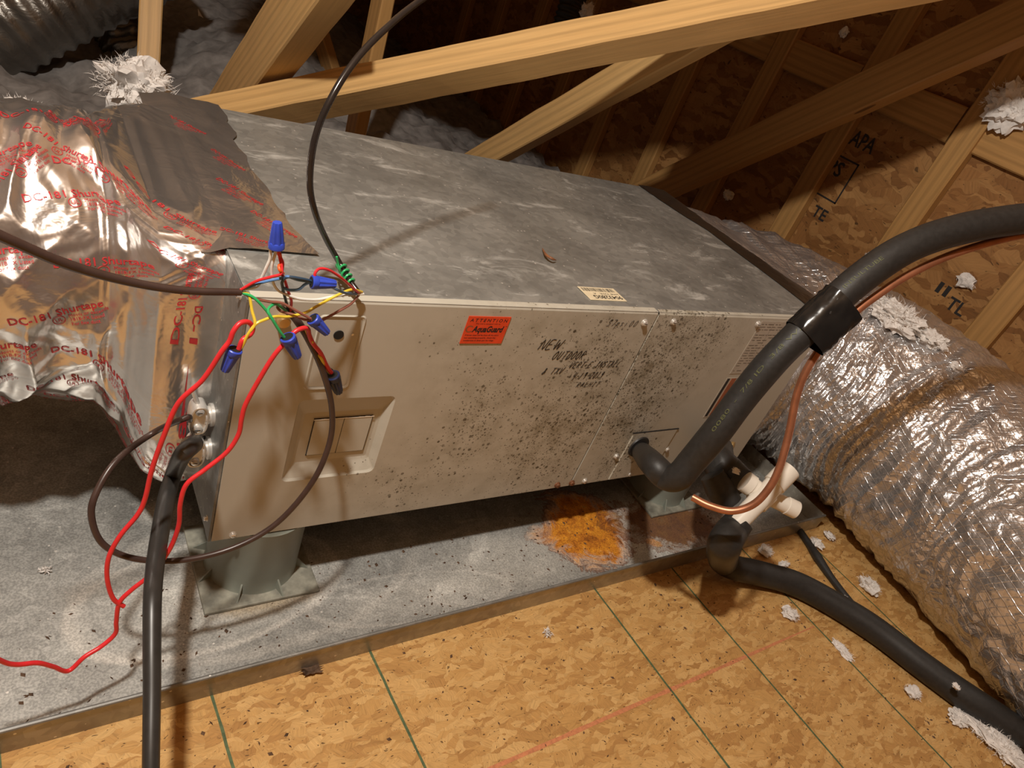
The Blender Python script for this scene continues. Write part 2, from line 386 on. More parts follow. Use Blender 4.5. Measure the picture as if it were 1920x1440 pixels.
M['cable_gloss'] = plain('glossy_black_cable', (.022, .017, .015), .16, 0, .15, 60)
def wire_mat(n, c, r=.35): M[n] = plain(n, c, r, 0, .08, 80)
wire_mat('wire_red', (.72, .028, .035)); wire_mat('wire_white', (.86, .85, .80)); wire_mat('wire_blue', (.10, .24, .52)); wire_mat('wire_yellow', (.80, .58, .05))
wire_mat('wire_green', (.03, .42, .13)); wire_mat('wire_brown', (.27, .10, .07)); wire_mat('wire_orange', (.80, .12, .02)); wire_mat('wire_dark', (.03, .06, .10))
wire_mat('nut_blue', (.035, .075, .52), .38); wire_mat('nut_navy', (.012, .02, .07), .38)
M['copper'] = plain('copper_tube', (.50, .21, .115), .38, .7, .15, 40)
M['dull_copper'] = plain('tarnished_copper', (.20, .13, .10), .5, .4, .25, 60)
M['brass'] = plain('brass_fitting', (.66, .45, .20), .35, .7, .1, 60)
M['pvc'] = plain('white_pvc', (.80, .75, .66), .30, 0, .05, 30)
M['grey_plastic'] = plain('grey_green_plastic', (.245, .265, .225), .48, 0, .08, 12)
M['dirty_plastic'] = plain('dirty_grey_plastic', (.25, .245, .20), .6, 0, .4, 45)
M['zinc'] = plain('bright_zinc', (.84, .82, .78), .30, .65, .1, 60)
M['rusty'] = plain('rusty_screw', (.22, .09, .04), .6, .3, .4, 300)
M['hole'] = plain('dark_opening', (.008, .007, .006), .8, 0, .1, 20)
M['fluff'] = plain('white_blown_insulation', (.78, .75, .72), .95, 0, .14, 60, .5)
M['fluff_bed'] = plain('blown_insulation_bed', (.24, .225, .215), .95, 0, .3, 22, .9)  # whitish insulation darkened in its colour to stand for shade at the back
M['debris'] = plain('brown_grit', (.10, .055, .03), .8, 0, .5, 60)
M['shell'] = plain('brown_insect_shell', (.25, .10, .04), .5, 0, .3, 90)
M['chalk_green'] = plain('green_ink_line', (.085, .125, .055), .7, 0, .35, 120)
M['chalk_red'] = plain('red_chalk_line', (.56, .215, .095), .8, 0, .2, 160)
M['spot_white'] = plain('bright_spot_white', (.85, .85, .85), .7, 0, .03, 30)

# ------------------------------------------------------------------ the attic shell
fl = MB().box((-3.2, -3.6, FLOOR-.02), (XW, 4.6, FLOOR)).build('floor', M['osb_floor'], origin=(0, 0, 0)); tag(fl, kind='structure')
for i, x in enumerate((-.26, -.01, .238, .742, .978, 1.235, 1.485)):
    y0, y1 = -.02, -2.2; v = []; f = []; n = 90
    for k in range(n+1):
        y = y0+(y1-y0)*k/n; xx = x-.05*(y+.16)+.0012*noise.noise(Vector((y*30, i*7, 0))); w = .0021*(1+.35*noise.noise(Vector((y*50, i*3, 5))))
        v += [(xx-w, y, FLOOR+.0004), (xx+w, y, FLOOR+.0004)]
        if k: f.append((2*k-2, 2*k-1, 2*k+1, 2*k))
    obj('guide_line', v, f, M['chalk_green'], fl)
v = []; f = []; n = 70
for k in range(n+1):
    x = -.1+1.34*k/n; y = -.402+.008*(x-.38); w = .0035*(1+.5*noise.noise(Vector((x*26, 2, 9))))*(1-.6*smooth01(.95, 1.24, x))
    v += [(x, y-w, FLOOR+.0003), (x, y+w, FLOOR+.0003)]
    if k: f.append((2*k-2, 2*k, 2*k+1, 2*k-1))
tag(obj('chalk_line', v, f, M['chalk_red'], fl), 'faint red chalk line')
# gable wall behind the right end: sheathing, flat studs, blocking
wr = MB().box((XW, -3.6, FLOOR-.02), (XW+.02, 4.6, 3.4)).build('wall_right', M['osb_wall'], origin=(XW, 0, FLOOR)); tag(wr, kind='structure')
sy = [-.78, -.38, .02, .42, .82, 1.22, 1.62, 2.02, 2.42, 2.82, 3.22, 3.62]
for i, y in enumerate(sy):
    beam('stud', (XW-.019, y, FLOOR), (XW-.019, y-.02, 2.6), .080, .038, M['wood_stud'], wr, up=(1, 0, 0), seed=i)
for i in range(len(sy)-1):
    a, c = sy[i]+.043, sy[i+1]-.043
    beam('blocking', (XW-.012, a, .865), (XW-.012, c, .865), .11, .022, M['wood_stud'], wr, up=(1, 0, 0), seed=20+i)
# roof deck and the far, dark ends of the attic
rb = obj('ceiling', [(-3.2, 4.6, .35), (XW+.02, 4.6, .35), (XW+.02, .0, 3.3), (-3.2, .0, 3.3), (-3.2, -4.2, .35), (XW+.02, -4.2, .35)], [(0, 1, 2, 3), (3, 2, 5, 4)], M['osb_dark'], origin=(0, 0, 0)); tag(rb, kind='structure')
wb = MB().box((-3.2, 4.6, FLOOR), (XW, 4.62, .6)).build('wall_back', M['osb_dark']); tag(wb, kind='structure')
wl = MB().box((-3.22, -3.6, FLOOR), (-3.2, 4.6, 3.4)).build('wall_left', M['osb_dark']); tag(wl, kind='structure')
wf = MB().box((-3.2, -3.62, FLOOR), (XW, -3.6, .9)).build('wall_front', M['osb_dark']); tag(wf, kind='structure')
# blown insulation behind the unit (nobody could count it)
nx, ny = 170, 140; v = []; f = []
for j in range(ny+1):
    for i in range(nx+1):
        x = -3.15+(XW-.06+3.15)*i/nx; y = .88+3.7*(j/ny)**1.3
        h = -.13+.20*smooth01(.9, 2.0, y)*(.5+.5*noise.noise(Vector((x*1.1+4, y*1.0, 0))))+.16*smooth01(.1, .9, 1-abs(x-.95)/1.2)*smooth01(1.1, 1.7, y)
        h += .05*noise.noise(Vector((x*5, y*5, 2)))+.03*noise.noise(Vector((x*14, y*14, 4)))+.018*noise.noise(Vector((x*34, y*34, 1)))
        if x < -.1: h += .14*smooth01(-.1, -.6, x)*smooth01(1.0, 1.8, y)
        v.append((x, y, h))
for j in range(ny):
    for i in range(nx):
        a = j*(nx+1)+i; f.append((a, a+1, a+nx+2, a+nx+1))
_bv = BVHTree.FromPolygons([Vector(p) for p in v], f)
_h = _bv.ray_cast(Vector(CAM), Vector(ray(376, 30)))[0]  # white triangle made up in place of a bright spot of daylight
if _h is not None:
    _d = float(np.dot(np.array(_h)-CAM, ROT[2]))-.03; q = [atd(371, 16, _d), atd(381, 34, _d-.02), atd(372, 36, _d-.02)]; w_ = ROT[2]*.002
    tag(obj('daylight_stand_in', q+[p+w_ for p in q], [(0, 2, 1), (3, 4, 5), (0, 1, 4, 3), (1, 2, 5, 4), (2, 0, 3, 5)], M['spot_white']), 'tiny white triangular stand-in for a daylight gap in the dark at top left', 'stand-in')
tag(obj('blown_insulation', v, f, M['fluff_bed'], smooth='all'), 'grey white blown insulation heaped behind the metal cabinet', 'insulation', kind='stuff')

# ------------------------------------------------------------------ truss lumber
vd = ray(960, 112)/np.linalg.norm(ray(960, 112))
o = beam('truss_brace', atd(120, 276, 1.90), atd(2150, -128, 1.42), .078, .084, M['wood'], up=np.array([0, 0, .72])-vd*.70, seed=3)
tag(o, 'long lit wooden brace slanting across the top of the photo above the cabinet', 'lumber', 'truss lumber')
_a, _b = atd(1262, 50, 1.60), atd(2150, -128, 1.42); _k = np.array([.0, .03, .0])  # added board, out of view: keeps bulb light off the upper gable wall
_n = np.cross(_b-_a, (0, 0, 1)); _n = _n/np.linalg.norm(_n)*.009; _u = np.array([0, 0, .5])
_v = [_a+_k-_n, _b+_k-_n, _b+_k+_u-_n, _a+_k+_u-_n, _a+_k+_n, _b+_k+_n, _b+_k+_u+_n, _a+_k+_u+_n]
tag(obj('shade_board', _v, [(0, 1, 2, 3), (7, 6, 5, 4), (0, 4, 5, 1), (1, 5, 6, 2), (2, 6, 7, 3), (3, 7, 4, 0)], M['osb_dark']), 'unseen wide board added to shade the wall, standing on the long brace just above the top edge of the photo', 'board')
_a, _b = np.array([.05, 1.16, 1.02]), np.array([1.04, .62, 1.10]); _n = np.cross(_b-_a, (0, 0, 1)); _n = _n/np.linalg.norm(_n)*.009; _ua = np.array([0, 0, 2.54-_a[2]]); _ub = np.array([0, 0, 2.89-_b[2]])  # added panel, out of view: blocks the bulb from the wall's far left part
_v = [_a-_n, _b-_n, _b+_ub-_n, _a+_ua-_n, _a+_n, _b+_n, _b+_ub+_n, _a+_ua+_n]
tag(obj('shade_panel', _v, [(0, 1, 2, 3), (7, 6, 5, 4), (0, 4, 5, 1), (1, 5, 6, 2), (2, 6, 7, 3), (3, 7, 4, 0)], M['osb_dark']), 'unseen panel added to shade the wall, hanging from the roof above the photo, behind the cabinet', 'board')
def webm(A, B, w, t, label, mt='wood', up=(1, 0, 0), seed=0):
    return tag(beam('truss_web', A, B, w, t, M[mt], up=up, seed=seed), label, 'lumber', 'truss lumber')
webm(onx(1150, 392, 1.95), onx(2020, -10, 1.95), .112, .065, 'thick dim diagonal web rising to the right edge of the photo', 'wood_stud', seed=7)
webm(onx(850, 330, 1.18), onx(1430, 0, 1.18), .090, .05, 'diagonal web with a big oval knot, emerging behind the cabinet', seed=11)
webm(onx(390, 265, .34), onx(655, -112, .34), .165, .07, 'wide pale diagonal web standing behind the left end of the long brace', seed=14)
webm(atd(276, 160, 2.25), atd(287, -90, 2.25)+np.array([0, 0, .15]), .066, .05, 'upright post above the white fluff tuft, top left', 'wood', up=-ray(280, 50), seed=17)
webm(onx(664, 262, .70), onx(716, -10, .70)+np.array([0, 0, .4]), .085, .04, 'narrow upright web behind the arching black cable', 'wood_stud', seed=19)
webm(atd(640, 190, 3.0), atd(590, 30, 3.0), .09, .04, 'dark distant web slanting left, between pale diagonal and narrow upright', 'wood_stud', seed=23)

# hanging flex ducts in the dark
def ring_tube(P, R, seg, n, mat_, name, parent=None, pitch=.03, amp=.006, wr=.008):
    pts = catmull(P, n); T, Nn, B = frames(pts); v = []; f = []; s = 0
    for i, p in enumerate(pts):
        if i: s += np.linalg.norm(pts[i]-pts[i-1])
        for k in range(seg):
            a = 2*math.pi*k/seg; d = Nn[i]*math.cos(a)+B[i]*math.sin(a)
            r = R+amp*math.sin(2*math.pi*s/pitch)+wr*noise.noise(Vector(p*6)+Vector(d*3))
            v.append(p+d*r)
    for i in range(len(pts)-1):
        for k in range(seg): k2 = (k+1) % seg; f.append((i*seg+k, i*seg+k2, (i+1)*seg+k2, (i+1)*seg+k))
    return obj(name, v, f, mat_, parent, 'all')
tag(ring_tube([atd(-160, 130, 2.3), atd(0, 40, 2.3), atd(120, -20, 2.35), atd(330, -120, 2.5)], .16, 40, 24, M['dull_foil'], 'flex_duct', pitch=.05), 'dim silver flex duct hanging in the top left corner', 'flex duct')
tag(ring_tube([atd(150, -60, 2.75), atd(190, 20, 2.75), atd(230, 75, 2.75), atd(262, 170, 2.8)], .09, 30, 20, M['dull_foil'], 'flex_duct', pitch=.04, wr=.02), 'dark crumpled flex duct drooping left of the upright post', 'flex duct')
tag(ring_tube([atd(1085, -30, 2.6), atd(1068, 20, 2.6), atd(1045, 90, 2.65)], .045, 24, 40, M['foam'], 'black_conduit', pitch=.02, amp=.004, wr=0), 'black corrugated tube at the top edge behind the long brace', 'tube')

# ------------------------------------------------------------------ drain pan, risers
PX0, PX1, PY0, PY1 = -1.3, 1.565, -.157, .86
pan = thing('drain_pan', 'wide shallow galvanised drain pan under the cabinet, rust stained', 'drain pan', ((PX0+PX1)/2, .35, FLOOR))
g = []; f = []; nx = 60; ny = 20
MB().box((PX0, PY0, FLOOR), (PX1, PY1, PAN)).build('pan_bottom', M['galv_pan'], pan)
pan_o = pan.children[0]
# keep stains in world coordinates: shift the object origin to zero
for vv in pan_o.data.vertices: vv.co += Vector(pan.location)
pan_o.location = -Vector(pan.location)
LT = -.100
def lip(a, b): MB().box(a, b).build('pan_lip', M['pan_lip'], pan)
lip((PX0, PY0-.002, FLOOR), (PX1, PY0, LT)); lip((PX0, PY1, FLOOR), (PX1, PY1+.002, LT)); lip((PX1, PY0-.002, FLOOR), (PX1+.002, PY1+.002, LT)); lip((PX0-.002, PY0-.002, FLOOR), (PX0, PY1+.002, LT))
tube('rolled_hem', [(PX0, PY0-.001, LT), (PX1, PY0-.001, LT)], .0032, M['galv_side'], pan, 8, 1)
def riser(cx, cy, label):
    r = thing('plastic_riser', label, 'riser', (cx, cy, PAN), 'plastic risers under the cabinet'); s = .094
    v, f = bevel_box((cx-s, cy-s, PAN), (cx+s, cy+s, PAN+.007), .002); obj('base_plate', v, f, M['dirty_plastic'], r)
    v, f = lathe_data((cx, cy, PAN+.005), (0, 0, 1), [(0, .079), (.004, .0765), (.03, .0755), (-PAN-.010, .0745), (-PAN-.0065, .0755)], 48); obj('pipe_body', v, f, M['grey_plastic'], r, True)
    for k in range(8):
        a = k*math.pi/4+.32; c, s_ = math.cos(a), math.sin(a); p = np.array([c, s_, 0]); q = np.array([-s_, c, 0])*.0014; o_ = np.array([cx, cy, PAN+.006])
        A, Bq, Cq = o_+p*.074, o_+p*.098, o_+p*.074+np.array([0, 0, .024])
        obj('gusset', [A-q, Bq-q, Cq-q, A+q, Bq+q, Cq+q], [(0, 1, 2), (5, 4, 3), (0, 3, 4, 1), (1, 4, 5, 2), (2, 5, 3, 0)], M['grey_plastic'], r)
riser(.098, .068, 'grey green plastic riser under the near left corner of the cabinet')
riser(1.125, .075, 'grey green plastic riser at the rusty right end of the pan')

# ------------------------------------------------------------------ air handler
ah = thing('air_handler', 'beige and galvanised horizontal air handler cabinet with mildew spotted front', 'air handler', (L/2, D/2, 0))
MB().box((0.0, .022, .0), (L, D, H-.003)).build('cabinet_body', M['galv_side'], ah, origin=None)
# top sheet, subdivided and very slightly dished
nx, ny = 40, 22; v = []; f = []
for j in range(ny+1):
    for i in range(nx+1):
        x = L*i/nx; y = .001+(D-.001)*j/ny; e = min(i, nx-i, j*2, (ny-j)*2)/6
        v.append((x, y, H-.0022*min(1, e)+.0012*noise.noise(Vector((x*5, y*5, 0)))*min(1, e)))
for j in range(ny):
    for i in range(nx):
        a = j*(nx+1)+i; f.append((a, a+1, a+nx+2, a+nx+1))
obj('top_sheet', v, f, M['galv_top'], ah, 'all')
# blower door with recess (all corners from the panel plane)
DP = .014
X0, X1, Z0, Z1 = .004, XS-.0015, .002, H-.004
ox0, ox1, oz0, oz1 = .090, .238, .111, .268
a_ = ony(570, 772, DP); b_ = ony(687, 856, DP); ix0, iz1 = a_[0], a_[2]; ix1, iz0 = b_[0], b_[2]
def ringq(o4, i4): return [(o4[k], o4[(k+1) % 4], i4[(k+1) % 4], i4[k]) for k in range(4)]
def rrect(x0, x1, z0, z1, r, y, n=5):
    out = []
    for cx, cz, a0 in ((x1-r, z1-r, 0), (x0+r, z1-r, 90), (x0+r, z0+r, 180), (x1-r, z0+r, 270)):
        for k in range(n+1):
            a = math.radians(a0+90*k/n); out.append((cx+r*math.cos(a), y, cz+r*math.sin(a)))
    return out
n5 = 24
bx = [(ox1, Z1), (ox0, Z1)]
outer = rrect(ox0, ox1, oz0, oz1, .010, 0); mid = rrect(ox0+.003, ox1-.003, oz0+.003, oz1-.003, .009, .0035); inner = rrect(ix0-.002, ix1+.002, iz0-.002, iz1+.002, .004, DP-.002); inn2 = rrect(ix0+.003, ix1-.003, iz0+.003, iz1-.003, .003, DP)
big = []
for (x, y, z) in outer: big.append((X1 if x > (ox0+ox1)/2 else X0, 0, Z1 if z > (oz0+oz1)/2 else Z0))
MBd = MB(); MBd.v = big+outer+mid+inner+inn2
for lay in range(4):
    for k in range(n5):
        k2 = (k+1) % n5; q = (lay*n5+k, lay*n5+k2, (lay+1)*n5+k2, (lay+1)*n5+k)
        if lay == 0 and big[k] == big[k2]: q = (n5*0+k, (lay+1)*n5+k2, (lay+1)*n5+k)
        MBd.f.append(q)
MBd.f.append(tuple(4*n5+k for k in range(n5)))
# folded edges and top flange
MBd.add([(X0, 0, Z0), (X0, .012, Z0), (X0, .012, Z1), (X0, 0, Z1)], [(0, 1, 2, 3)]); MBd.add([(X1, 0, Z0), (X1, .012, Z0), (X1, .012, Z1), (X1, 0, Z1)], [(3, 2, 1, 0)])
MBd.add([(X0, 0, Z0), (X1, 0, Z0), (X1, .012, Z0), (X0, .012, Z0)], [(0, 1, 2, 3)])
MBd.add([(X0, 0, Z1), (X0, .002, H+.0005), (X1, .002, H+.0005), (X1, 0, Z1), (X0, .015, H+.0008), (X1, .015, H+.0008)], [(0, 3, 2, 1), (1, 2, 5, 4)])
door = MBd.build('blower_door', M['beige_door'], ah); tag(door, 'beige left front door with recessed breaker cover')
def shift_world(o):
    l = Vector(root_loc(o.parent))
    for vv in o.data.vertices: vv.co += l
    o.location = -l
shift_world(door)
# breaker covers inside the recess
c0 = ony(590, 786, DP); c1 = ony(679, 842, DP); xm = (c0[0]+c1[0])/2+.0
for (xa, xb) in ((c0[0], xm-.0006), (xm+.0006, c1[0])):
    v, f = bevel_box((xa, DP-.0026, c1[2]), (xb, DP+.001, c0[2]), .0006); obj('breaker_cover', v, f, M['beige'], door)
g = MB()
for k in range(26):
    t = k/25; x = c0[0]+(c1[0]-c0[0])*t; w = .0011+.0016*abs(noise.noise(Vector((x*90, 1, 0))))
    g.add([(x-.002, DP-.0032, c0[2]+.0002), (x+.002, DP-.0032, c0[2]+.0002), (x+.002, DP-.0030, c0[2]+.0005+w), (x-.002, DP-.0030, c0[2]+.0005+w)], [(0, 1, 2, 3)])
g.build('torn_paint_edge', M['pvc'], door)
fr = MB()
for a4 in (((c0[0]-.0012, c0[2]), (c1[0]+.0012, c0[2]+.0012)), ((c0[0]-.0012, c1[2]-.0014), (c1[0]+.0012, c1[2])), ((c0[0]-.0009, c1[2]), (c0[0], c0[2])), ((c1[0], c1[2]), (c1[0]+.0014, c0[2]))):
    fr.box((a4[0][0], DP-.0012, a4[0][1]), (a4[1][0], DP-.0004, a4[1][1]))
fr.build('cover_gap', M['hole'], door)
# embossed rectangle and its hole
kr = rrect(.091, .157, .286, .409, .007, 0); k2 = rrect(.0935, .1545, .2885, .4065, .006, .0022); k3 = rrect(.096, .152, .291, .404, .005, 0)
e = MB(); kk = [(x, -.0006, z) for x, y, z in kr]; k1 = [(x, -.0016, z) for x, y, z in rrect(.0928, .1552, .2878, .4072, .0065, 0)]; k3 = [(x, -.0004, z) for x, y, z in k3]
e.v = [(x, .0002, z) for x, y, z in kr]+k1+k3
for lay in range(2):
    for k in range(n5): q = (k+1) % n5; e.f.append((lay*n5+k, lay*n5+q, (lay+1)*n5+q, (lay+1)*n5+k))
e.build('embossed_border', M['beige'], door, True)
def disc(c, r, nrm, mt, name, parent, h=.0008):
    v, f = lathe_data(c, nrm, [(0, r), (h, r*.96)], 18); return obj(name, v, f, M[mt], parent, True)
disc(ony(635, 628, -.0006), .0072, (0, -1, 0), 'hole', 'knockout_hole', door)
disc(ony(661, 627, -.0006), .0018, (0, -1, 0), 'zinc', 'paint_chip', door)
disc(ony(617, 697, -.0006), .006, (0, -1, 0), 'hole', 'knockout_hole', door)
# coil panel
XR = 1.262
MBc = MB().box((XS+.0015, -.001, .002), (XR, .012, H-.004))
MBc.add([(XS+.0015, -.001, Z1), (XS+.0015, .002, H+.0006), (XR, .002, H+.0006), (XR, -.001, Z1), (XS+.0015, .010, H+.0009), (XR, .010, H+.0009)], [(0, 3, 2, 1), (1, 2, 5, 4)])
coil = MBc.build('coil_panel', M['beige_coil'], ah); shift_world(coil); tag(coil, 'beige right front panel, heavily mildewed along its seam')
MB().box((XS-.0014, .002, 0), (XS+.0014, .004, H-.006)).build('panel_seam', M['hole'], ah)
v, f = bevel_box((.816, -.0035, .004), (.950, .0, .137), .0012); acc = obj('access_plate', v, f, M['beige_coil'], coil); shift_world(acc)
g = MB(); 
for k in range(34):
    x = .815+.136*k/33; g.add([(x-.003, -.0037, .1372), (x+.003, -.0037, .1372), (x+.003, -.0015, .1388+.0012*noise.noise(Vector((x*80, 0, 0)))), (x-.003, -.0015, .1388)], [(0, 1, 2, 3)])
g.build('plate_gap', M['hole'], coil)
def screw(p, nrm=(0, -1, 0), mt='zinc', r=.0052, parent=ah):
    p = np.array(p, float); nrm = np.array(nrm, float)
    v, f = lathe_data(p, nrm, [(-.001, r*1.35), (.0012, r*1.3), (.0014, r), (.0048, r*.95), (.0056, r*.6)], 12); s = obj('hex_screw', v, f, M[mt], parent, True)
    a = np.cross(nrm, (0, .3, 1)); a = a/np.linalg.norm(a); c = np.cross(nrm, a); q = p+nrm*.0057
    obj('screw_slot', [q+a*r*.7+c*.0006, q-a*r*.7+c*.0006, q-a*r*.7-c*.0006, q+a*r*.7-c*.0006], [(0, 1, 2, 3)], M['hole'], s)
for (u, w_, mt) in ((1208, 605, 'zinc'), (1262, 603, 'zinc'), (1420, 607, 'zinc'), (1155, 855, 'zinc'), (1250, 842, 'zinc'), (1045, 909, 'rusty'), (1072, 905, 'rusty'), (1096, 901, 'zinc'), (1180, 888, 'zinc')):
    p = ony(u, w_, -.001); p[2] = max(.008, p[2]); screw(p, mt=mt)
p = ony(436, 1003, 0); p[2] = max(.011, p[2]); screw(p, r=.0042)
screw((-.0002, .028, .415), (-1, 0, 0), r=.004); screw((-.0002, .022, .03), (-1, 0, 0), r=.004)
# left face: upright corner post edge strip
MB().box((-.0006, .002, .0), (.003, .0225, H-.004)).build('corner_flange', M['galv_side'], ah)
# pipe stub rubber grommet
v, f = lathe_data((.851, -.0035, .098), (0, -1, 0), [(0, .027), (.003, .026), (.004, .019)], 24); obj('grommet', v, f, M['foam'], coil, True)
v, f = lathe_data((1.169, -.001, .070), (.3, -1, .2), [(0, .009), (.012, .009), (.014, .012), (.02, .012), (.022, .006)], 16); obj('drain_plug', v, f, M['brass'], coil, True)

# ------------------------------------------------------------------ writing on the cabinet
def text_mesh(s, size=1.0, bold=0.0, shear=0.0, spacing=1.0):
    c = bpy.data.curves.new('t', 'FONT'); c.body = s; c.size = size; c.offset = bold; c.shear = shear; c.space_character = spacing; c.resolution_u = 2
    o = bpy.data.objects.new('t', c); COL.objects.link(o)
    dg = bpy.context.evaluated_depsgraph_get(); me = bpy.data.meshes.new_from_object(o.evaluated_get(dg))
    V = np.array([tuple(v.co) for v in me.vertices]); Fc = [tuple(p.vertices) for p in me.polygons]
    bpy.data.objects.remove(o); bpy.data.curves.remove(c); bpy.data.meshes.remove(me)
    return V, Fc
def plane_text(mb, s, o, ux, uy, h, width=None, bold=0.0, shear=0.0, spacing=1.0):
    V, Fc = text_mesh(s, 1.0, bold, shear, spacing)
    k = h/0.70; sx = k if width is None else width/(V[:, 0].max()-V[:, 0].min())
    o = np.array(o, float); ux = np.array(ux, float); uy = np.array(uy, float)
    x0 = V[:, 0].min()
    mb.add([o+ux*((v[0]-x0)*sx)+uy*(v[1]*k) for v in V], Fc)
ag = thing('attention_sticker', 'small bright orange attention sticker on the beige front door', 'sticker', (.352, 0, .363))
v, f = bevel_box((.314, -.0012, .364), (.390, -.0003, .413), .0003); obj('sticker_sheet', v, f, M['orange_label'], ag)
g = MB(); e_ = -.00135; UX, UZ = (1, 0, 0), (0, 0, 1)
plane_text(g, 'ATTENTION', (.3185, e_, .4035), UX, UZ, .0055, .067, .012, .15, 1.5)
plane_text(g, 'This unit is equipped with an', (.330, e_, .3992), UX, UZ, .0022, .044)
plane_text(g, 'AquaGuard', (.3275, e_, .3855), UX, UZ, .0105, .056, .035, .2)
for k, s in enumerate(('If blower stops and fan shuts off, the unit is', 'not operating properly, check the', 'condensate in drain pan for clogs')):
    plane_text(g, s, (.3185, e_, .3785-.0048*k), UX, UZ, .0026, (.060, .056, .054)[k], .006)
plane_text(g, 'TM', (.3855, e_, .395), UX, UZ, .0016)
g.build('sticker_print', M['black_ink'], ag)
v = []; f = []
for k in range(25):
    a = math.radians(40+280*k/24)
    for r in (.0042, .0062): v.append((.3225+r*math.cos(a)*1.1, e_, .3905+r*math.sin(a)))
    if k: f.append((2*k-2, 2*k-1, 2*k+1, 2*k))
obj('sticker_logo', v, f, M['rust_label'], ag)
rl = thing('rating_label', 'pale grey rating plate label at the top right of the coil panel', 'label', (1.09, 0, .285))
v, f = bevel_box((1.016, -.0018, .285), (1.165, -.0011, .420), .0002); obj('label_film', v, f, M['grey_label'], rl)
g = MB(); random.seed(4)
for r in range(19):
    z = .413-.0066*r; x = 1.021
    while x < 1.155:
        w = random.uniform(.004, .02)
        if random.random() < .82: g.add([(x, -.0019, z-.0022), (min(1.16, x+w), -.0019, z-.0022), (min(1.16, x+w), -.0019, z), (x, -.0019, z)], [(0, 1, 2, 3)])
        x += w+random.uniform(.002, .008)
for x in (1.062, 1.104): g.add([(x, -.0019, .290), (x+.0008, -.0019, .290), (x+.0008, -.0019, .417), (x, -.0019, .417)], [(0, 1, 2, 3)])
g.build('label_print', M['grey_ink'], rl)
ol = thing('warning_label', 'narrow rust orange warning label under the pale rating plate', 'label', (1.06, 0, .163))
v, f = bevel_box((1.017, -.0017, .163), (1.120, -.0011, .274), .0002); obj('label_border', v, f, M['grey_label'], ol)
g = MB()
for a in ((1.034, 1.050), (1.056, 1.072), (1.078, 1.115)): g.box((a[0], -.0021, .168), (a[1], -.0016, .272))
g.build('label_field', M['rust_label'], ol)
MB().box((1.020, -.0021, .167), (1.028, -.0016, .272)).build('label_bar', M['black_ink'], ol)
bl = thing('barcode_label', 'small cream barcode label lying upside down on the galvanised top', 'label', (.61, .053, H))
v, f = bevel_box((.568, .033, H-.0004), (.653, .076, H+.0007), .0002); obj('label_paper', v, f, M['cream_label'], bl)
g = MB(); zz = H+.00085
plane_text(g, '9043280G', (.649, .0485, zz), (-1, 0, 0), (0, -1, 0), .0105, .066, .02)
plane_text(g, '2008 TWR   A', (.649, .0565, zz), (-1, 0, 0), (0, -1, 0), .0045, .060)
x = .572
while x < .645:
    w = random.choice((.0006, .0011, .0017)); g.add([(x, .0615, zz), (x+w, .0615, zz), (x+w, .0725, zz), (x, .0725, zz)], [(0, 1, 2, 3)]); x += w+random.choice((.0007, .0012, .0018))
g.build('label_print', M['black_ink'], bl)
# handwriting: stroke letters as thin marker ribbons
STK = {'N': [[(0, 0), (.1, 1), (.6, 0), (.75, 1.05)]], 'E': [[(.6, 1), (.05, .95), (0, 0), (.6, .02)], [(.03, .5), (.45, .52)]], 'W': [[(0, 1), (.15, 0), (.42, .7), (.62, 0), (.85, 1)]],
 'O': [[(.35, 1), (.05, .75), (0, .3), (.25, 0), (.55, .2), (.6, .7), (.35, 1), (.2, .95)]], 'U': [[(0, 1), (.02, .25), (.25, 0), (.5, .2), (.6, 1)]], 'T': [[(0, 1), (.75, 1.05)], [(.35, 1), (.3, 0)]],
 'D': [[(.1, 1), (.05, 0), (.5, .2), (.6, .7), (.1, 1)]], 'R': [[(0, 0), (.08, 1), (.55, .85), (.5, .55), (.08, .5), (.65, -.1)]], 'V': [[(0, 1), (.25, 0), (.65, 1.1)]], 'X': [[(0, 0), (.6, 1)], [(.05, 1), (.6, 0)]],
 'I': [[(.1, 0), (.5, 0)], [(.1, 1), (.55, 1)], [(.32, 1), (.28, 0)]], 'S': [[(.55, .95), (.2, 1), (.1, .65), (.5, .4), (.4, 0), (0, .05)]], 'A': [[(0, 0), (.3, 1), (.6, 0)], [(.12, .4), (.5, .4)]], 'L': [[(.05, 1), (0, 0), (.55, .03)]],
 '4': [[(.1, 1), (0, .45), (.6, .5)], [(.55, 1), (.4, -.2)]], '-': [[(.05, .45), (.45, .48)]], '1': [[(.2, 1), (.1, 0)]], '9': [[(.5, .7), (.3, 1), (.05, .8), (.2, .5), (.5, .7), (.45, 0)]], '2': [[(0, .8), (.3, 1), (.5, .7), (0, 0), (.6, .05)]], '0': [[(.3, 1), (.05, .6), (.15, 0), (.45, .1), (.5, .7), (.3, 1)]],
 '5': [[(.55, 1), (.15, 1), (.1, .6), (.45, .5), (.4, .05), (0, 0)]], '7': [[(0, 1), (.55, 1), (.2, 0)]], 'p': [[(.1, .6), (0, -.5)], [(.08, .5), (.4, .6), (.4, .15), (.05, .1)]], 's': [[(.4, .55), (.1, .6), (.15, .35), (.38, .2), (.05, 0)]], 'i': [[(.1, .6), (.08, 0)], [(.12, .85), (.13, .9)]],
 '&': [[(.5, .1), (.15, .9), (.35, 1), (.35, .7), (0, .2), (.2, 0), (.55, .45)]], 'K': [[(0, 0), (.1, 1)], [(.6, 1), (.08, .5), (.6, 0)]], 'H': [[(0, 0), (.1, 1)], [(.5, 0), (.6, 1)], [(.05, .5), (.55, .5)]]}
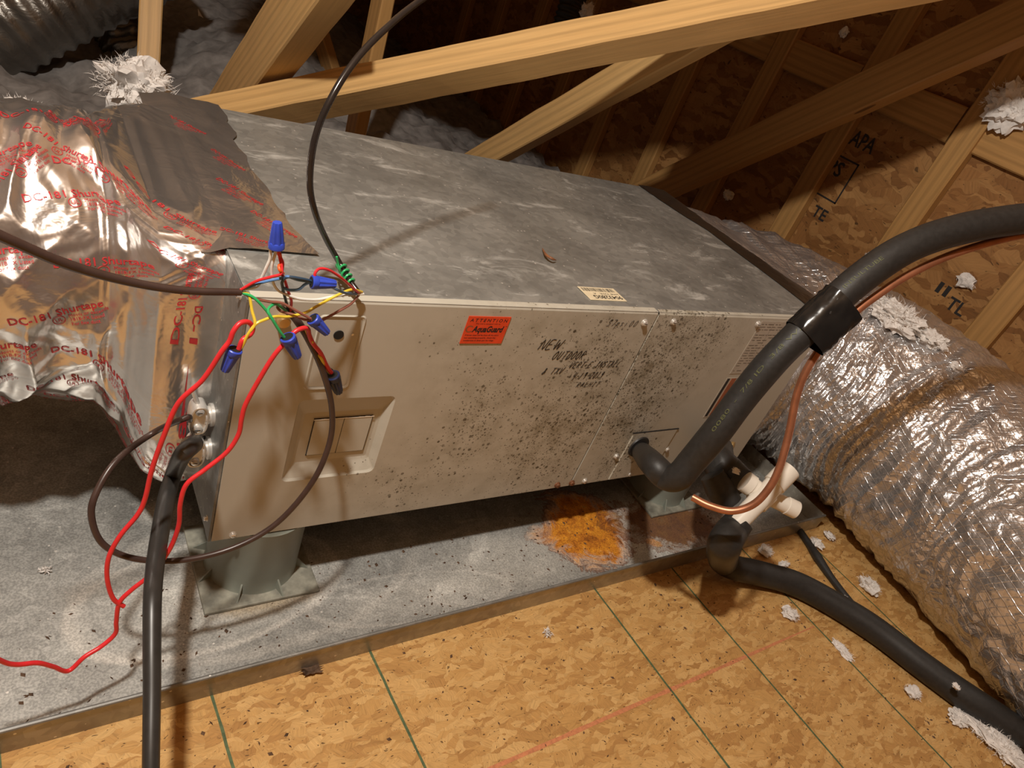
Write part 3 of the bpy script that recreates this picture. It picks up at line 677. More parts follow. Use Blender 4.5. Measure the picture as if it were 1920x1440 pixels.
def script(mb, s, x, z, h, w, slant=.34, pen=.0007, drop=0.0, y=-.0005):
    n = len(s); adv = w/n
    for i, ch in enumerate(s):
        if ch not in STK: continue
        for st in STK[ch]:
            P = [np.array([x+adv*i+p[0]*adv*.95+slant*p[1]*h, z+p[1]*h-drop*i]) for p in st]
            P = catmull(P, 3) if len(P) > 2 else P
            for a, b in zip(P[:-1], P[1:]):
                d = b-a; l = np.linalg.norm(d)+1e-9; nn = np.array([-d[1], d[0]])/l*pen; d = d/l*pen*.5
                mb.add([(q[0], y, q[1]) for q in (a-d-nn, b+d-nn, b+d+nn, a-d+nn)], [(0, 1, 2, 3)])
hn = thing('handwritten_note', 'handwritten black marker note on the beige front near the seam', 'handwriting', (.57, 0, .27))
g = MB(); script(g, 'NEW', .468, .352, .019, .046, pen=.00085); script(g, 'OUTDOOR', .506, .331, .016, .072, pen=.0008); g.build('marker_line', M['marker'], hn)
g = MB(); script(g, 'VERT E INSTALL', .553, .312, .012, .122); g.build('marker_line', M['marker'], hn)
g = MB(); script(g, '& TXV', .499, .300, .012, .046); g.build('marker_line', M['marker'], hn)
g = MB(); script(g, '4-19-2019', .572, .287, .014, .074); g.build('marker_line', M['marker'], hn)
g = MB(); script(g, 'RALHIT', .592, .268, .010, .056, pen=.0006); g.build('marker_line', M['marker'], hn)
g = MB(); script(g, '57psi00', .594, .400, .012, .074, pen=.0005); g.build('marker_line', M['marker'], hn)

# ------------------------------------------------------------------ left duct: square plenum boot to round flex, wrapped in printed foil tape
def super_pt(th, a, b, n):
    c, s = math.cos(th), math.sin(th)
    return a*math.copysign(abs(c)**(2/n), c), b*math.copysign(abs(s)**(2/n), s)
LSEC = [(.004, .383, .2185, .285, .2165, 9), (-.045, .383, .219, .283, .217, 8), (-.075, .378, .225, .272, .212, 6), (-.105, .370, .250, .230, .205, 3.2), (-.135, .362, .268, .205, .202, 2.1), (-.20, .36, .272, .203, .2, 2), (-.5, .36, .27, .195, .195, 2), (-1.2, .36, .265, .2, .2, 2)]
def lsec(x):
    xs = [-s[0] for s in LSEC]; return [np.interp(-x, xs, [s[k] for s in LSEC]) for k in range(1, 6)]
def ldisp(x, th):
    k = smooth01(-.09, -.15, x); q = smooth01(-.002, -.03, x)
    h = 0.0
    # lengthwise squeezed folds running round the duct, broken up along the girth
    w = x*17+1.8*noise.noise(Vector((x*6, th*1.3, 3)))
    h += (.0095*k+.0016)*(1-abs(noise.noise(Vector((w*1.2, th*.8, 0))))*2.6)
    h += .0060*(1-2.2*abs(noise.noise(Vector((x*15+th*1.9, th*2.6, 7)))))*(.35+.65*k)
    h += .0020*(1-2.2*abs(noise.noise(Vector((x*36+2*noise.noise(Vector((th*3, x*8, 0))), th*4, 11)))))
    h += .009*k*noise.noise(Vector((x*5, th*2, 5)))
    h -= .006*math.exp(-((x+.125)/.006)**2)
    return h*q
def lpt(x, th, off=0.0):
    cy, cz, a, b, n = lsec(x); y, z = super_pt(th, a, b, n)
    e = 1e-3; y2, z2 = super_pt(th+e, a, b, n); tx, tz = y2-y, z2-z; l = math.hypot(tx, tz)+1e-12
    d = ldisp(x, th)+off
    return (x, cy+y+tz/l*d, cz+z-tx/l*d)
ldt = thing('taped_flex_duct', 'flex duct at left wrapped in shiny foil tape with red print', 'flex duct', (-.2, .36, .03))
xs = list(np.linspace(.004, -.36, 190))+list(np.linspace(-.37, -1.2, 60)); nt_ = 420; v = []; f = []
for x in xs:
    for k in range(nt_): v.append(lpt(x, 2*math.pi*k/nt_))
for i in range(len(xs)-1):
    for k in range(nt_): k2 = (k+1) % nt_; f.append((i*nt_+k, i*nt_+k2, (i+1)*nt_+k2, (i+1)*nt_+k))
lskin = obj('foil_tape_skin', v, f, M['tape_foil'], ldt, 'all')
# printed tape: wordmark, approval circle and small print, bent on to the skin
V1, F1 = text_mesh('DC-181 Shurtape', 1, .012); V2, F2 = text_mesh('UL', 1, .01); V3, F3 = text_mesh('Meets or exceeds\n181B-FX Listed\nFor flex duct', 1, 0)
def print_at(xc, th, mirror, ang, s, flip=False):
    mb = MB(); ca, sa = math.cos(ang), math.sin(ang)
    w1 = V1[:, 0].max(); parts = [(V1[:, :2]*(.020)+np.array([-w1*.010, .006]), F1), (V2[:, :2]*.010+np.array([-.006, -.008]), F2), (V3[:, :2]*.0085+np.array([.015, -.004]), F3)]
    ring = []; rf = []
    for k in range(21):
        a = 2*math.pi*k/20
        for r in (.0085, .0098): ring.append((r*math.cos(a), r*math.sin(a)-.0045))
        if k: rf.append((2*k-2, 2*k-1, 2*k+1, 2*k))
    parts.append((np.array(ring), rf))
    for P, Fq in parts:
        out = []
        for px_, py_ in P:
            px_ *= s; py_ *= s
            if mirror: px_, py_ = -px_, -py_
            u = px_*ca-py_*sa; w = px_*sa+py_*ca
            x = xc+u; out.append((x, th-w/.215))     # theta falls downward on the camera side
        pts = [lpt(min(.003, x), t, .0009) for x, t in out]
        Fq = [q for q in Fq if all(out[i][0] < .002 for i in q)]
        mb.add(pts, Fq)
    mb.build('tape_print', M['print_red'], ldt)
# theta: 0 = +y(back), pi/2 = top, pi = front (camera), 3pi/2 = bottom
random.seed(12)
spots = []
for row, th in enumerate((1.72, 2.02, 2.34, 2.66, 2.98, 3.30, 3.62, 3.92, 4.22)):
    for c in range(2):
        spots.append((-.285+.115*c+.04*(row % 2)+random.uniform(-.012, .012), th+random.uniform(-.05, .05), False, .20+random.uniform(-.08, .08), .74))
for k in range(4): spots.append((-.26+.05*k+random.uniform(-.02, .02), random.uniform(1.55, 2.6), False, random.choice((.2, -.5, .9)), .62))
for s in spots: print_at(*s)
for (xc, th, mi, an, sc) in ((-.045, 3.55, True, .03, .78), (-.042, 3.22, True, 1.5, .7), (-.045, 3.9, True, .0, .72), (-.04, 2.9, False, 1.45, .7), (-.05, 2.55, False, -.7, .75), (-.03, 2.2, False, -.6, .7), (-.055, 1.85, False, -.5, .75)):
    print_at(xc, th, mi, an, sc)
# tape flap lapped over the galvanised top
fp = [(.0, .117), (.060, .117), (.122, .118), (.118, .150), (.105, .20), (.108, .245), (.100, .262), (.104, .33), (.095, .39), (.100, .45), (.094, .515), (.108, .545), (.104, .60), (.110, .64), (.105, .690), (.05, .692), (-.045, .690)]
flap_v = []; nf = 34; nw = 14; f = []
ys = np.linspace(.117, .692, nf)
edge = lambda y: np.interp(y, [.117, .15, .20, .245, .262, .33, .39, .45, .515, .545, .60, .64, .692], [.122, .116, .104, .108, .100, .104, .095, .100, .094, .108, .103, .110, .105])+.003*noise.noise(Vector((y*70, 0, 0)))
for j, y in enumerate(ys):
    for i in range(nw+1):
        t = i/nw; x = -.03+(edge(y)+.03)*t
        z = H+.0012+.0035*abs(noise.noise(Vector((x*28, y*14, 1))))*(1-.6*t)+.005*math.exp(-((x-.03-.08*(y-.1))/.012)**2)*max(0, noise.noise(Vector((y*9, 4, 0))))+(.004*smooth01(.5, .69, y)*(1-t))-.010*(1-smooth01(-.03, .012, x))+.0022*(1-2*abs(noise.noise(Vector((x*16+y*5, y*7, 3)))))
        flap_v.append((x, y, z))
for j in range(nf-1):
    for i in range(nw): a = j*(nw+1)+i; f.append((a, a+1, a+nw+2, a+nw+1))
flap = obj('tape_flap', flap_v, f, M['tape_foil'], ldt, 'all')
bv = BVHTree.FromPolygons([Vector(p) for p in flap_v], f)
for (xc, yc, an, sc) in ((.075, .20, -1.0, .75), (.05, .30, -1.0, .8), (.03, .15, -.5, .7), (.06, .42, -1.1, .7), (.02, .55, -.9, .7)):
    mb = MB(); ca, sa = math.cos(an), math.sin(an)
    for P, Fq in ((V1[:, :2]*.016-np.array([.05, 0]), F1), (V3[:, :2]*.008+np.array([-.01, -.010]), F3)):
        pts = []; ok = []
        for a, b in P:
            x, y = xc+(a*ca-b*sa)*sc, yc+(a*sa+b*ca)*sc; ok.append(-.025 < x < edge(y)-.002 and .12 < y < .69); x = max(-.038, min(x, edge(y)-.002)); y = max(.119, min(.69, y))
            h = bv.ray_cast(Vector((x, y, 1)), Vector((0, 0, -1)))[0]; pts.append((x, y, (h.z if h else H+.004)+.0008))
        mb.add(pts, [q for q in Fq if all(ok[i] for i in q)])
    mb.build('tape_print', M['print_red'], ldt)

# ------------------------------------------------------------------ right duct: boot bending towards the viewer and down on to the deck
RP = [(1.250, .345, .214), (1.30, .345, .212), (1.40, .343, .205), (1.55, .30, .192), (1.69, .14, .166), (1.765, -.10, .148), (1.765, -.40, .138), (1.70, -.75, .133), (1.61, -1.5, .133)]
RA = [.326, .322, .300, .288, .284, .284, .284, .284, .284]; RB = [.213, .213, .225, .252, .272, .281, .284, .284, .284]; RN = [9, 8, 4, 2.4, 2, 2, 2, 2, 2]
pts = catmull(RP, 40); ns = len(pts); tt = np.linspace(0, 1, ns); kk = np.linspace(0, 1, len(RP))
AA, BB, NN = np.interp(tt, kk, RA), np.interp(tt, kk, RB), np.interp(tt, kk, RN)
seg = 300; v = []; f = []; s = 0
for i, p in enumerate(pts):
    T = pts[min(i+1, ns-1)]-pts[max(i-1, 0)]; T[2] *= .6; T /= np.linalg.norm(T); side = np.cross((0, 0, 1), T); side /= np.linalg.norm(side); up = np.cross(T, side)
    if i: s += np.linalg.norm(pts[i]-pts[i-1])
    q = smooth01(.02, .12, s)
    for k in range(seg):
        th = 2*math.pi*k/seg; a, b = super_pt(th, AA[i], BB[i], NN[i]); r = math.hypot(a, b)
        inner = .5-.5*math.cos(th)    # 1 on the inside of the bend
        d = .008*q*(1-2.4*abs(noise.noise(Vector((s*24+1.2*noise.noise(Vector((th*1.4, s*4, 0))), th*1.1, 2)))))*(.5+.9*inner)
        d += .006*q*(1-2.2*abs(noise.noise(Vector((s*11, th*5, 9)))))+.003*q*(1-2.2*abs(noise.noise(Vector((s*48, th*12, 4)))))+.012*q*noise.noise(Vector((s*4, th*1.5, 8)))
        w = p+side*(a*(1+d/r))+up*(b*(1+d/r)); w[2] = max(w[2], FLOOR+.003+.004*abs(noise.noise(Vector(w*9))))
        v.append(w)
for i in range(ns-1):
    for k in range(seg): k2 = (k+1) % seg; f.append((i*seg+k, i*seg+k2, (i+1)*seg+k2, (i+1)*seg+k))
rd = thing('silver_flex_duct', 'crinkled silver flex duct curving from the right end of the cabinet to the deck', 'flex duct', (1.8, -.3, FLOOR))
obj('foil_jacket', v, f, M['flex_foil'], rd, 'all')
RBV = BVHTree.FromPolygons([Vector(p) for p in v], f)
def on_duct(u, w_, lift=.012):
    h = RBV.ray_cast(Vector(CAM), Vector(ray(u, w_)))
    return (np.array(h[0]) if h[0] is not None else onx(u, w_, 1.8))+np.array([0, 0, lift])
ys = np.linspace(.03, .688, 40); rv = []; f = []
redge = lambda y: np.interp(y, [.03, .10, .20, .303, .42, .50, .591, .688], [1.262, 1.272, 1.280, 1.283, 1.290, 1.272, 1.262, 1.256])+.003*noise.noise(Vector((y*60, 3, 0)))-.028
for j, y in enumerate(ys):
    for i in range(9):
        t = i/8; x = redge(y)+(1.40-redge(y))*t
        rv.append((x, y, H+.0014+.004*t+.006*abs(noise.noise(Vector((x*22, y*12, 6))))*t-.03*t*t*t))
for j in range(39):
    for i in range(8): a = j*9+i; f.append((a, a+1, a+10, a+9))
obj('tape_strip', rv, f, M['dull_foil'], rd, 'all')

# ------------------------------------------------------------------ cables and wires
def pix(path, r, name, mt, parent=None, seg=10, n=8):
    return tube(name, path, r, M[mt], parent, seg, n)
# brown cable from the left
tc = thing('thermostat_cable', 'brown cable coming from the left edge with its coloured wires fanned out', 'cable', tuple(ony(452, 548, -.05)))
pix([ony(-160, 372, -.10), ony(0, 442, -.085), ony(130, 497, -.07), ony(250, 530, -.06), ony(350, 545, -.055), ony(452, 548, -.05)], [.0049]*3+[.0044, .0042, .004], 'jacket', 'cable_brown', tc)
def cp(cx, cy, y): return ony(380+cx/4, 400+cy/4, y)      # crop coordinates of the wiring close-up
def cond(parent, mt, P, r=.0017, lab=None):
    o = tube('conductor', [cp(*p) for p in P], r, M[mt], parent, 8, 8); tag(o, lab or mt.split('_')[1]+' conductor')
cond(tc, 'wire_red', [(285, 575, -.05), (400, 510, -.055), (520, 475, -.06), (585, 455, -.06), (592, 400, -.055), (578, 330, -.05), (570, 262, -.05)])
cond(tc, 'wire_blue', [(285, 578, -.05), (430, 522, -.052), (600, 485, -.055), (640, 475, -.06), (720, 500, -.06), (830, 515, -.06)])
cond(tc, 'wire_white', [(285, 572, -.05), (340, 565, -.05), (410, 545, -.048), (440, 490, -.048), (480, 400, -.05), (505, 335, -.05), (508, 250, -.05)])
cond(tc, 'wire_yellow', [(290, 595, -.05), (345, 610, -.052), (370, 730, -.06), (392, 830, -.068), (345, 900, -.07), (312, 970, -.07), (290, 1010, -.07)])
cond(tc, 'wire_green', [(290, 595, -.05), (380, 630, -.055), (470, 720, -.06), (515, 785, -.063), (560, 860, -.066), (605, 925, -.068)])
cond(tc, 'wire_brown', [(290, 590, -.05), (380, 635, -.05), (500, 662, -.052), (590, 672, -.055), (700, 730, -.058), (810, 790, -.06)])
# arching black cable on top
ac = thing('arching_cable', 'glossy black cable arching from the top edge down to the cabinet top', 'cable', tuple(onz(672, 548, H)))
E0 = ony(672, 549, -.006)
pix([E0, ony(655, 525, .012), atd(636, 492, .905), atd(610, 445, .87), atd(590, 395, .82), atd(581, 340, .79), atd(590, 262, .765), atd(618, 190, .755), atd(665, 115, .765), atd(725, 52, .79), atd(795, -4, .83), atd(930, -90, .9)], .0038, 'jacket', 'cable_gloss', ac, 12)
cond(ac, 'wire_red', [(1175, 600, -.008), (1110, 545, -.03), (1040, 485, -.045), (950, 428, -.052), (880, 415, -.055), (845, 445, -.058), (838, 490, -.06)])
cond(ac, 'wire_yellow', [(1195, 590, -.006), (1120, 572, -.02), (1030, 605, -.03), (940, 650, -.035), (850, 700, -.045), (770, 745, -.05), (640, 775, -.055), (540, 775, -.06), (460, 800, -.065), (400, 830, -.068), (345, 900, -.07), (300, 990, -.07)])
cond(ac, 'wire_white', [(1205, 605, -.006), (1080, 610, -.02), (960, 628, -.03), (850, 648, -.035), (720, 640, -.042), (620, 605, -.046), (560, 570, -.048), (525, 505, -.05), (518, 400, -.05), (545, 300, -.05), (548, 255, -.05)])
cond(ac, 'wire_blue', [(1170, 605, -.008), (1080, 600, -.03), (1000, 570, -.045), (960, 550, -.055)])
cond(ac, 'wire_brown', [(1170, 615, -.008), (1110, 680, -.03), (1000, 745, -.04), (910, 795, -.05), (880, 815, -.055)])
coil_p = [cp(1005, 325, -.0), cp(1015, 380, .0), cp(1030, 430, .0)]
cen = [np.array(atd(636, 492, .905)), np.array(ony(655, 525, .012))]
ax = cen[1]-cen[0]; ax /= np.linalg.norm(ax); n1 = np.cross(ax, (0, 0, 1)); n1 /= np.linalg.norm(n1); n2_ = np.cross(ax, n1)
for k in range(29):
    a = 2*math.pi*k/7; coil_p.append(cen[0]+ax*(.004+.0085*k/7)+(n1*math.cos(a)+n2_*math.sin(a))*.0056)
tag(tube('conductor', coil_p, .0015, M['wire_green'], ac, 8, 4), 'green conductor coiled round the jacket')
# brown loop cable: clamp on the left end, loop, then into the hole in the door
lc = thing('loop_cable', 'brown cable looping from the upper clamp across the beige door', 'cable', tuple(ony(545, 592, -.03)))
CX = -.030
pix([(-.008, .074, .190), (CX, .068, .186), onx(350, 783, -.055), ony(290, 810, .02), ony(220, 862, -.02), ony(180, 925, -.05), ony(172, 972, -.065), ony(195, 1022, -.078), ony(255, 1048, -.085), ony(345, 1050, -.09), ony(440, 1026, -.09), ony(520, 980, -.085), ony(585, 905, -.075), ony(618, 830, -.06), ony(622, 765, -.052), ony(605, 695, -.046), ony(578, 635, -.042), ony(556, 600, -.036), ony(540, 583, -.028)], [.0040]*12+[.0044, .0048, .0048], 'jacket', 'cable_brown', lc, 12)
cond(lc, 'wire_brown', [(640, 740, -.03), (600, 700, -.034), (560, 700, -.04), (590, 735, -.045), (680, 760, -.05), (760, 795, -.056), (820, 800, -.06)])
cond(lc, 'wire_dark', [(645, 735, -.03), (620, 640, -.04), (600, 560, -.05), (598, 510, -.056), (640, 478, -.06), (740, 490, -.062), (830, 512, -.06)], lab='dark blue conductor')
cond(lc, 'wire_blue', [(610, 560, -.05), (650, 575, -.054), (720, 570, -.058), (765, 535, -.06), (820, 510, -.06)])
cond(lc, 'wire_red', [(655, 745, -.03), (665, 660, -.038), (640, 580, -.046), (618, 510, -.052), (595, 450, -.052), (600, 370, -.05), (568, 300, -.05), (575, 255, -.05)])
cond(lc, 'wire_orange', [(605, 450, -.056), (580, 430, -.06), (572, 395, -.056), (590, 370, -.05), (580, 300, -.05)])
cond(lc, 'wire_green', [(660, 770, -.03), (610, 720, -.04), (545, 680, -.05), (490, 725, -.06), (520, 790, -.066), (575, 880, -.068), (612, 930, -.068)])
# two red wires
def rw(label, P): 
    return tag(tube('red_wire', P, .0029, M['wire_red'], None, 10, 8), label, 'wire', 'red wires')
rw('red wire with a hooked end at the left blue wire nut', [cp(270, 1020, -.07), cp(300, 950, -.068), cp(360, 905, -.062), cp(375, 855, -.06), cp(340, 815, -.062), cp(280, 825, -.066), cp(230, 885, -.07), cp(200, 960, -.072), cp(140, 1040, -.074), ony(380, 712, -.075), ony(335, 755, -.077), ony(308, 815, -.08), ony(285, 880, -.084), ony(272, 935, -.088), ony(258, 965, -.09), ony(225, 1005, -.095), ony(204, 1045, -.10), ony(201, 1085, -.105), ony(212, 1122, -.11), ony(232, 1137, -.112)])
rw('red wire ending at the small dark blue wire nut', [cp(965, 1195, -.042), cp(930, 1145, -.044), cp(885, 1050, -.048), cp(830, 980, -.05), cp(800, 915, -.052), cp(790, 870, -.055), cp(760, 860, -.058), cp(690, 890, -.062), cp(605, 985, -.066), cp(540, 1060, -.068), cp(460, 1185, -.07), ony(462, 755, -.072), ony(453, 785, -.074), ony(447, 815, -.076), ony(425, 848, -.08), ony(385, 880, -.085), ony(350, 908, -.09), ony(338, 945, -.094), ony(335, 985, -.097), ony(318, 1030, -.10), ony(285, 1075, -.105), ony(248, 1105, -.108), ony(224, 1130, -.111), ony(218, 1165, -.115), ony(216, 1188, -.117), ony(190, 1212, -.122), ony(158, 1232, -.128), ony(128, 1258, -.134), ony(100, 1250, -.138), ony(70, 1243, -.142), ony(30, 1246, -.146), ony(0, 1238, -.15), ony(-70, 1200, -.16)])
pw = [cp(770, 860, -.05), cp(785, 900, -.046), cp(820, 960, -.052), cp(850, 1030, -.044), cp(890, 1090, -.05), cp(925, 1160, -.042), cp(955, 1200, -.042)]
tag(tube('yellow_wire', pw, .0018, M['wire_yellow'], None, 8, 8), 'yellow wire twisted with red above the dark blue wire nut', 'wire')
# black power whip
wc = thing('power_whip', 'thick black rubber cord dropping from the lower clamp to the bottom edge', 'cord', (-.08, -.1, FLOOR))
pix([(-.004, .074, .135), (-.026, .075, .134), onx(364, 832, -.046), onx(343, 852, -.064), ony(326, 888, .028), ony(313, 930, -.02), ony(300, 1000, -.075), ony(291, 1060, -.13), ony(286, 1120, -.18), ony(285, 1210, -.23), ony(285, 1300, -.275), ony(283, 1440, -.34), ony(282, 1640, -.42)], [.0110, .0110, .0110, .0110, .0110, .0110, .0110, .0105, .010, .0095, .009, .0085, .008], 'cord_jacket', 'cable_black', wc, 16)
# cable clamps on the left end
def oval(cx, cz, rx, rz, y, n=28):
    out = []
    for k in range(n):
        a = 2*math.pi*k/n; p, q = super_pt(a, rx, rz, 3.0); out.append((cx+p, y, cz+q))
    return out
def clamp(y, z, label):
    c = thing('cable_clamp', label, 'cable clamp', (0, y, z), 'cable clamps on the cabinet end')
    v, f = lathe_data((0, y, z), (-1, 0, 0), [(0, .017), (.004, .017), (.005, .013), (.012, .013)], 24); obj('collar', v, f, M['zinc'], c, True)
    n = 28; L_ = [oval(-.020, z, .0115, .0235, y+.012), oval(-.020, z, .0125, .0245, y-.010), oval(-.020, z, .0120, .0240, y-.0135), oval(-.020, z, .0100, .0220, y-.0135), oval(-.020, z, .0095, .0215, y-.0095)]
    mb = MB(); mb.v = [p for q in L_ for p in q]
    for l in range(4):
        for k in range(n): k2 = (k+1) % n; mb.f.append((l*n+k, l*n+k2, (l+1)*n+k2, (l+1)*n+k))
    mb.f.append(tuple(range(n-1, -1, -1))); mb.f.append(tuple(4*n+k for k in range(n)))
    mb.build('saddle', M['zinc'], c, True)
    for zz in (-.0155, .0155):
        v, f = lathe_data((-.020, y-.0095, z+zz), (-.25, -1, .15), [(0, .0062), (.0035, .0060), (.0055, .0035)], 16); s = obj('clamp_screw', v, f, M['zinc'], c, True)
        q = np.array([-.0214, y-.0158, z+zz+.0009]); obj('screw_slot', [q+(.0035, 0, .0007), q+(-.0035, 0, .0007), q+(-.0035, 0, -.0007), q+(.0035, 0, -.0007)], [(0, 1, 2, 3)], M['hole'], s)
    tube('screw_shank', [(-.022, y-.002, z+.022), (-.030, y+.002, z+.044)], .0032, M['zinc'], c, 8, 2)
clamp(.072, .190, 'upper zinc cable clamp on the left end of the cabinet')
clamp(.064, .134, 'lower zinc cable clamp holding the thick black cord')
# wire nuts
def nut(base, tip, y0, y1, label, mt='nut_blue', sc=1.0):
    A = cp(*base, y0); B = cp(*tip, y1); ax = B-A; ln = np.linalg.norm(ax); r = ln*.265*sc; w = thing('wire_nut', label, 'wire nut', tuple(A), 'wire nuts')
    v, f = lathe_data(A, ax, [(0, r*.95), (ln*.03, r*1.06), (ln*.22, r*1.04), (ln*.25, r*.95)], 32); obj('skirt', v, f, M[mt], w, True)
    v, f = lathe_data(A, ax, [(ln*.24, r*.93), (ln*.6, r*.78), (ln*.93, r*.62), (ln*.99, r*.54)], 32); 
    ctr = np.array(A); axn = ax/ln; vv = []
    for i, p in enumerate(v):
        p = np.array(p); c = ctr+axn*np.dot(p-ctr, axn); vv.append(c+(p-c)*(1.07 if i % 4 < 2 else .93))
    obj('ribbed_cap', vv, f, M[mt], w, True)
    v, f = lathe_data(A-axn*.0002, -axn, [(0, r*.8), (.0002, r*.78)], 20); obj('mouth', v, f, M['hole'], w)
nut((553, 262), (560, 65), -.05, -.05, 'blue wire nut pointing up above the wire bundle')
nut((815, 515), (998, 530), -.06, -.06, 'blue wire nut lying level beside the arching cable')
nut((822, 788), (935, 900), -.058, -.06, 'blue wire nut angled over the embossed rectangle')
nut((635, 925), (712, 1080), -.068, -.07, 'blue wire nut on the green wires')
nut((243, 1018), (165, 1182), -.07, -.07, 'blue wire nut farthest left, hanging on red and yellow wires')
nut((972, 1210), (1022, 1345), -.042, -.042, 'small dark navy wire nut, lowest of the bundle', 'nut_navy')
# brass bushing where the loop cable enters
br = tag(obj('brass_bushing', *lathe_data(ony(529, 597, 0), (0, -1, 0), [(0, .0085), (.010, .0085), (.012, .0065)], 18), M['brass'], None, True), 'small brass bushing under the twisted wires at the door top', 'bushing')

# ------------------------------------------------------------------ refrigerant lines
sl = thing('suction_line', 'black foam insulated pipe sweeping from the access plate to the right edge', 'pipe', (.851, -.05, .02))
S0 = np.array([.851, -.002, .098])
PL = [np.array([.855, -.016, .092]), atd(1222, 868, 1.215), atd(1248, 893, 1.185), atd(1272, 893, 1.165), atd(1300, 862, 1.15), atd(1345, 808, 1.12), atd(1400, 735, 1.10), atd(1460, 665, 1.08), atd(1530, 598, 1.07), atd(1610, 525, 1.07), atd(1700, 465, 1.08), atd(1800, 430, 1.10), atd(1920, 410, 1.13), atd(2080, 398, 1.17)]
fm = tube('foam_sleeve', PL, [.0215, .0225, .0235, .024, .0238, .0238, .0238, .024, .0245, .0245, .0245, .0245, .0245, .0245], M['foam'], sl, 28, 10, wob=.03)
tube('copper_stub', [S0+(0, .004, 0), S0+(.002, -.010, -.003), PL[0]+(.002, -.012, -.004)], .0150, M['dull_copper'], sl, 18, 4)
# print on the sleeve
TX, TY = text_mesh('INSULTUBE  3/8 WALL  7/8 ID  0080', 1, 0)
cpts = catmull(PL, 10); lens = np.concatenate([[0], np.cumsum([np.linalg.norm(b-a) for a, b in zip(cpts[:-1], cpts[1:])])])
def along(s):
    p = np.array([np.interp(s, lens, [c[k] for c in cpts]) for k in range(3)]); q = np.array([np.interp(s+.004, lens, [c[k] for c in cpts]) for k in range(3)]); t = (q-p)/np.linalg.norm(q-p)
    n_ = CAM-p; n_ -= t*np.dot(n_, t); n_ /= np.linalg.norm(n_); return p, t, n_, np.cross(n_, t)
for s0, s1, tx in ((lens[50], lens[80], '0080  -  7/8 ID  3/8 WALL'), (lens[86], lens[94], 'INSULTUBE')):
    TX, TF = text_mesh(tx, 1, 0); k = (s1-s0)/TX[:, 0].max(); vv = []
    for a, b, _ in TX:
        p, t, n_, u_ = along(s0+a*k); an = (b*.008+.003)/.024; vv.append(p+(n_*math.cos(an)+u_*math.sin(an))*.0251)
    obj('sleeve_print', vv, TF, plain('olive_print', (.09, .095, .035), .6), sl)
# vinyl tape wrap round both lines
tp = []; p0, p1 = atd(1500, 627, 1.073), atd(1572, 559, 1.07); dn = ROT[1]*.012+ROT[0]*.010
mid_ = catmull([p0, (p0+p1)/2+np.array([0, 0, .001]), p1], 6); T_, N_, B_ = frames(mid_); v = []; f = []; sg = 40
for i, p in enumerate(mid_):
    n_ = CAM-p; n_ -= T_[i]*np.dot(n_, T_[i]); n_ /= np.linalg.norm(n_); u_ = np.cross(n_, T_[i])
    low = u_ if np.dot(u_, ROT[1]) > 0 else -u_
    for k in range(sg):
        a = 2*math.pi*k/sg; c_, s_ = math.cos(a), math.sin(a)
        r = .0262+.0022*(1-2*abs(noise.noise(Vector(p*70)+Vector((c_*3, s_*3, 0)))))
        st = 1+.72*max(0, c_)**4
        v.append(p+low*(r*c_*st)+n_*(r*s_))
for i in range(len(mid_)-1):
    for k in range(sg): k2 = (k+1) % sg; f.append((i*sg+k, i*sg+k2, (i+1)*sg+k2, (i+1)*sg+k))
obj('vinyl_tape_wrap', v, f, M['black_tape'], sl, True)
ll = [atd(1298, 932, 1.19), atd(1330, 948, 1.18), atd(1372, 958, 1.17), atd(1412, 946, 1.16), atd(1442, 915, 1.15), atd(1462, 875, 1.14), atd(1480, 810, 1.13), atd(1493, 745, 1.115), atd(1512, 695, 1.10), atd(1545, 645, 1.085), atd(1590, 597, 1.08), atd(1640, 557, 1.085), atd(1710, 512, 1.095), atd(1800, 472, 1.115), atd(1920, 440, 1.14), atd(2080, 420, 1.17)]
lq = tube('copper_line', ll, .0064, M['copper'], None, 14, 8); tag(lq, 'bare thin copper line curving below the foam pipe', 'pipe')

# ------------------------------------------------------------------ condensate trap
pv = thing('pvc_trap', 'white pvc condensate trap with an open upright end beside the silver duct', 'pipe fitting', tuple(onz(1430, 945, FLOOR)))
def ptube(name, a, b, r, mt='pvc', parent=pv, inner=True, flare=1.14):
    a = np.array(a); b = np.array(b); ax = b-a; ln = np.linalg.norm(ax)
    prof = [(0, r), (ln*.70, r), (ln*.71, r*flare), (ln, r*flare)]
    if inner: prof += [(ln, r*.92), (ln*.55, r*.86)]
    v, f = lathe_data(a, ax, prof, 28); o = obj(name, v, f, M[mt], parent, True)
    if inner: disc_v, disc_f = lathe_data(a+ax*.56, ax, [(0, r*.86), (.0005, r*.85)], 24); obj('bore', disc_v, disc_f, M['hole'], o)
    return o
DT = 1.34
ptube('main_run', atd(1380, 982, DT-.03), atd(1480, 880, DT), .0190, flare=1.16)
ptube('side_arm', atd(1428, 925, DT+.03), atd(1492, 956, DT+.04), .0165, flare=1.10)
ptube('inlet_arm', atd(1440, 935, DT), atd(1396, 902, DT), .0185, inner=False)
v, f = lathe_data(atd(1416, 944, DT-.01), atd(1442, 919, DT)-atd(1416, 944, DT-.01), [(0, .0215), (.002, .0230), (.034, .0230), (.036, .0215)], 28); obj('tee_hub', v, f, M['pvc'], pv, True)
fs = thing('foam_drain_wrap', 'black foam wrap round the drain stub under the insulated pipe', 'pipe insulation', tuple(onz(1370, 900, .0)))
tube('foam_sleeve', [(1.15, -.008, .060), atd(1345, 862, 1.42), atd(1365, 885, 1.40), atd(1388, 905, 1.37)], [.030, .033, .034, .031], M['foam'], fs, 22, 8, wob=.08)
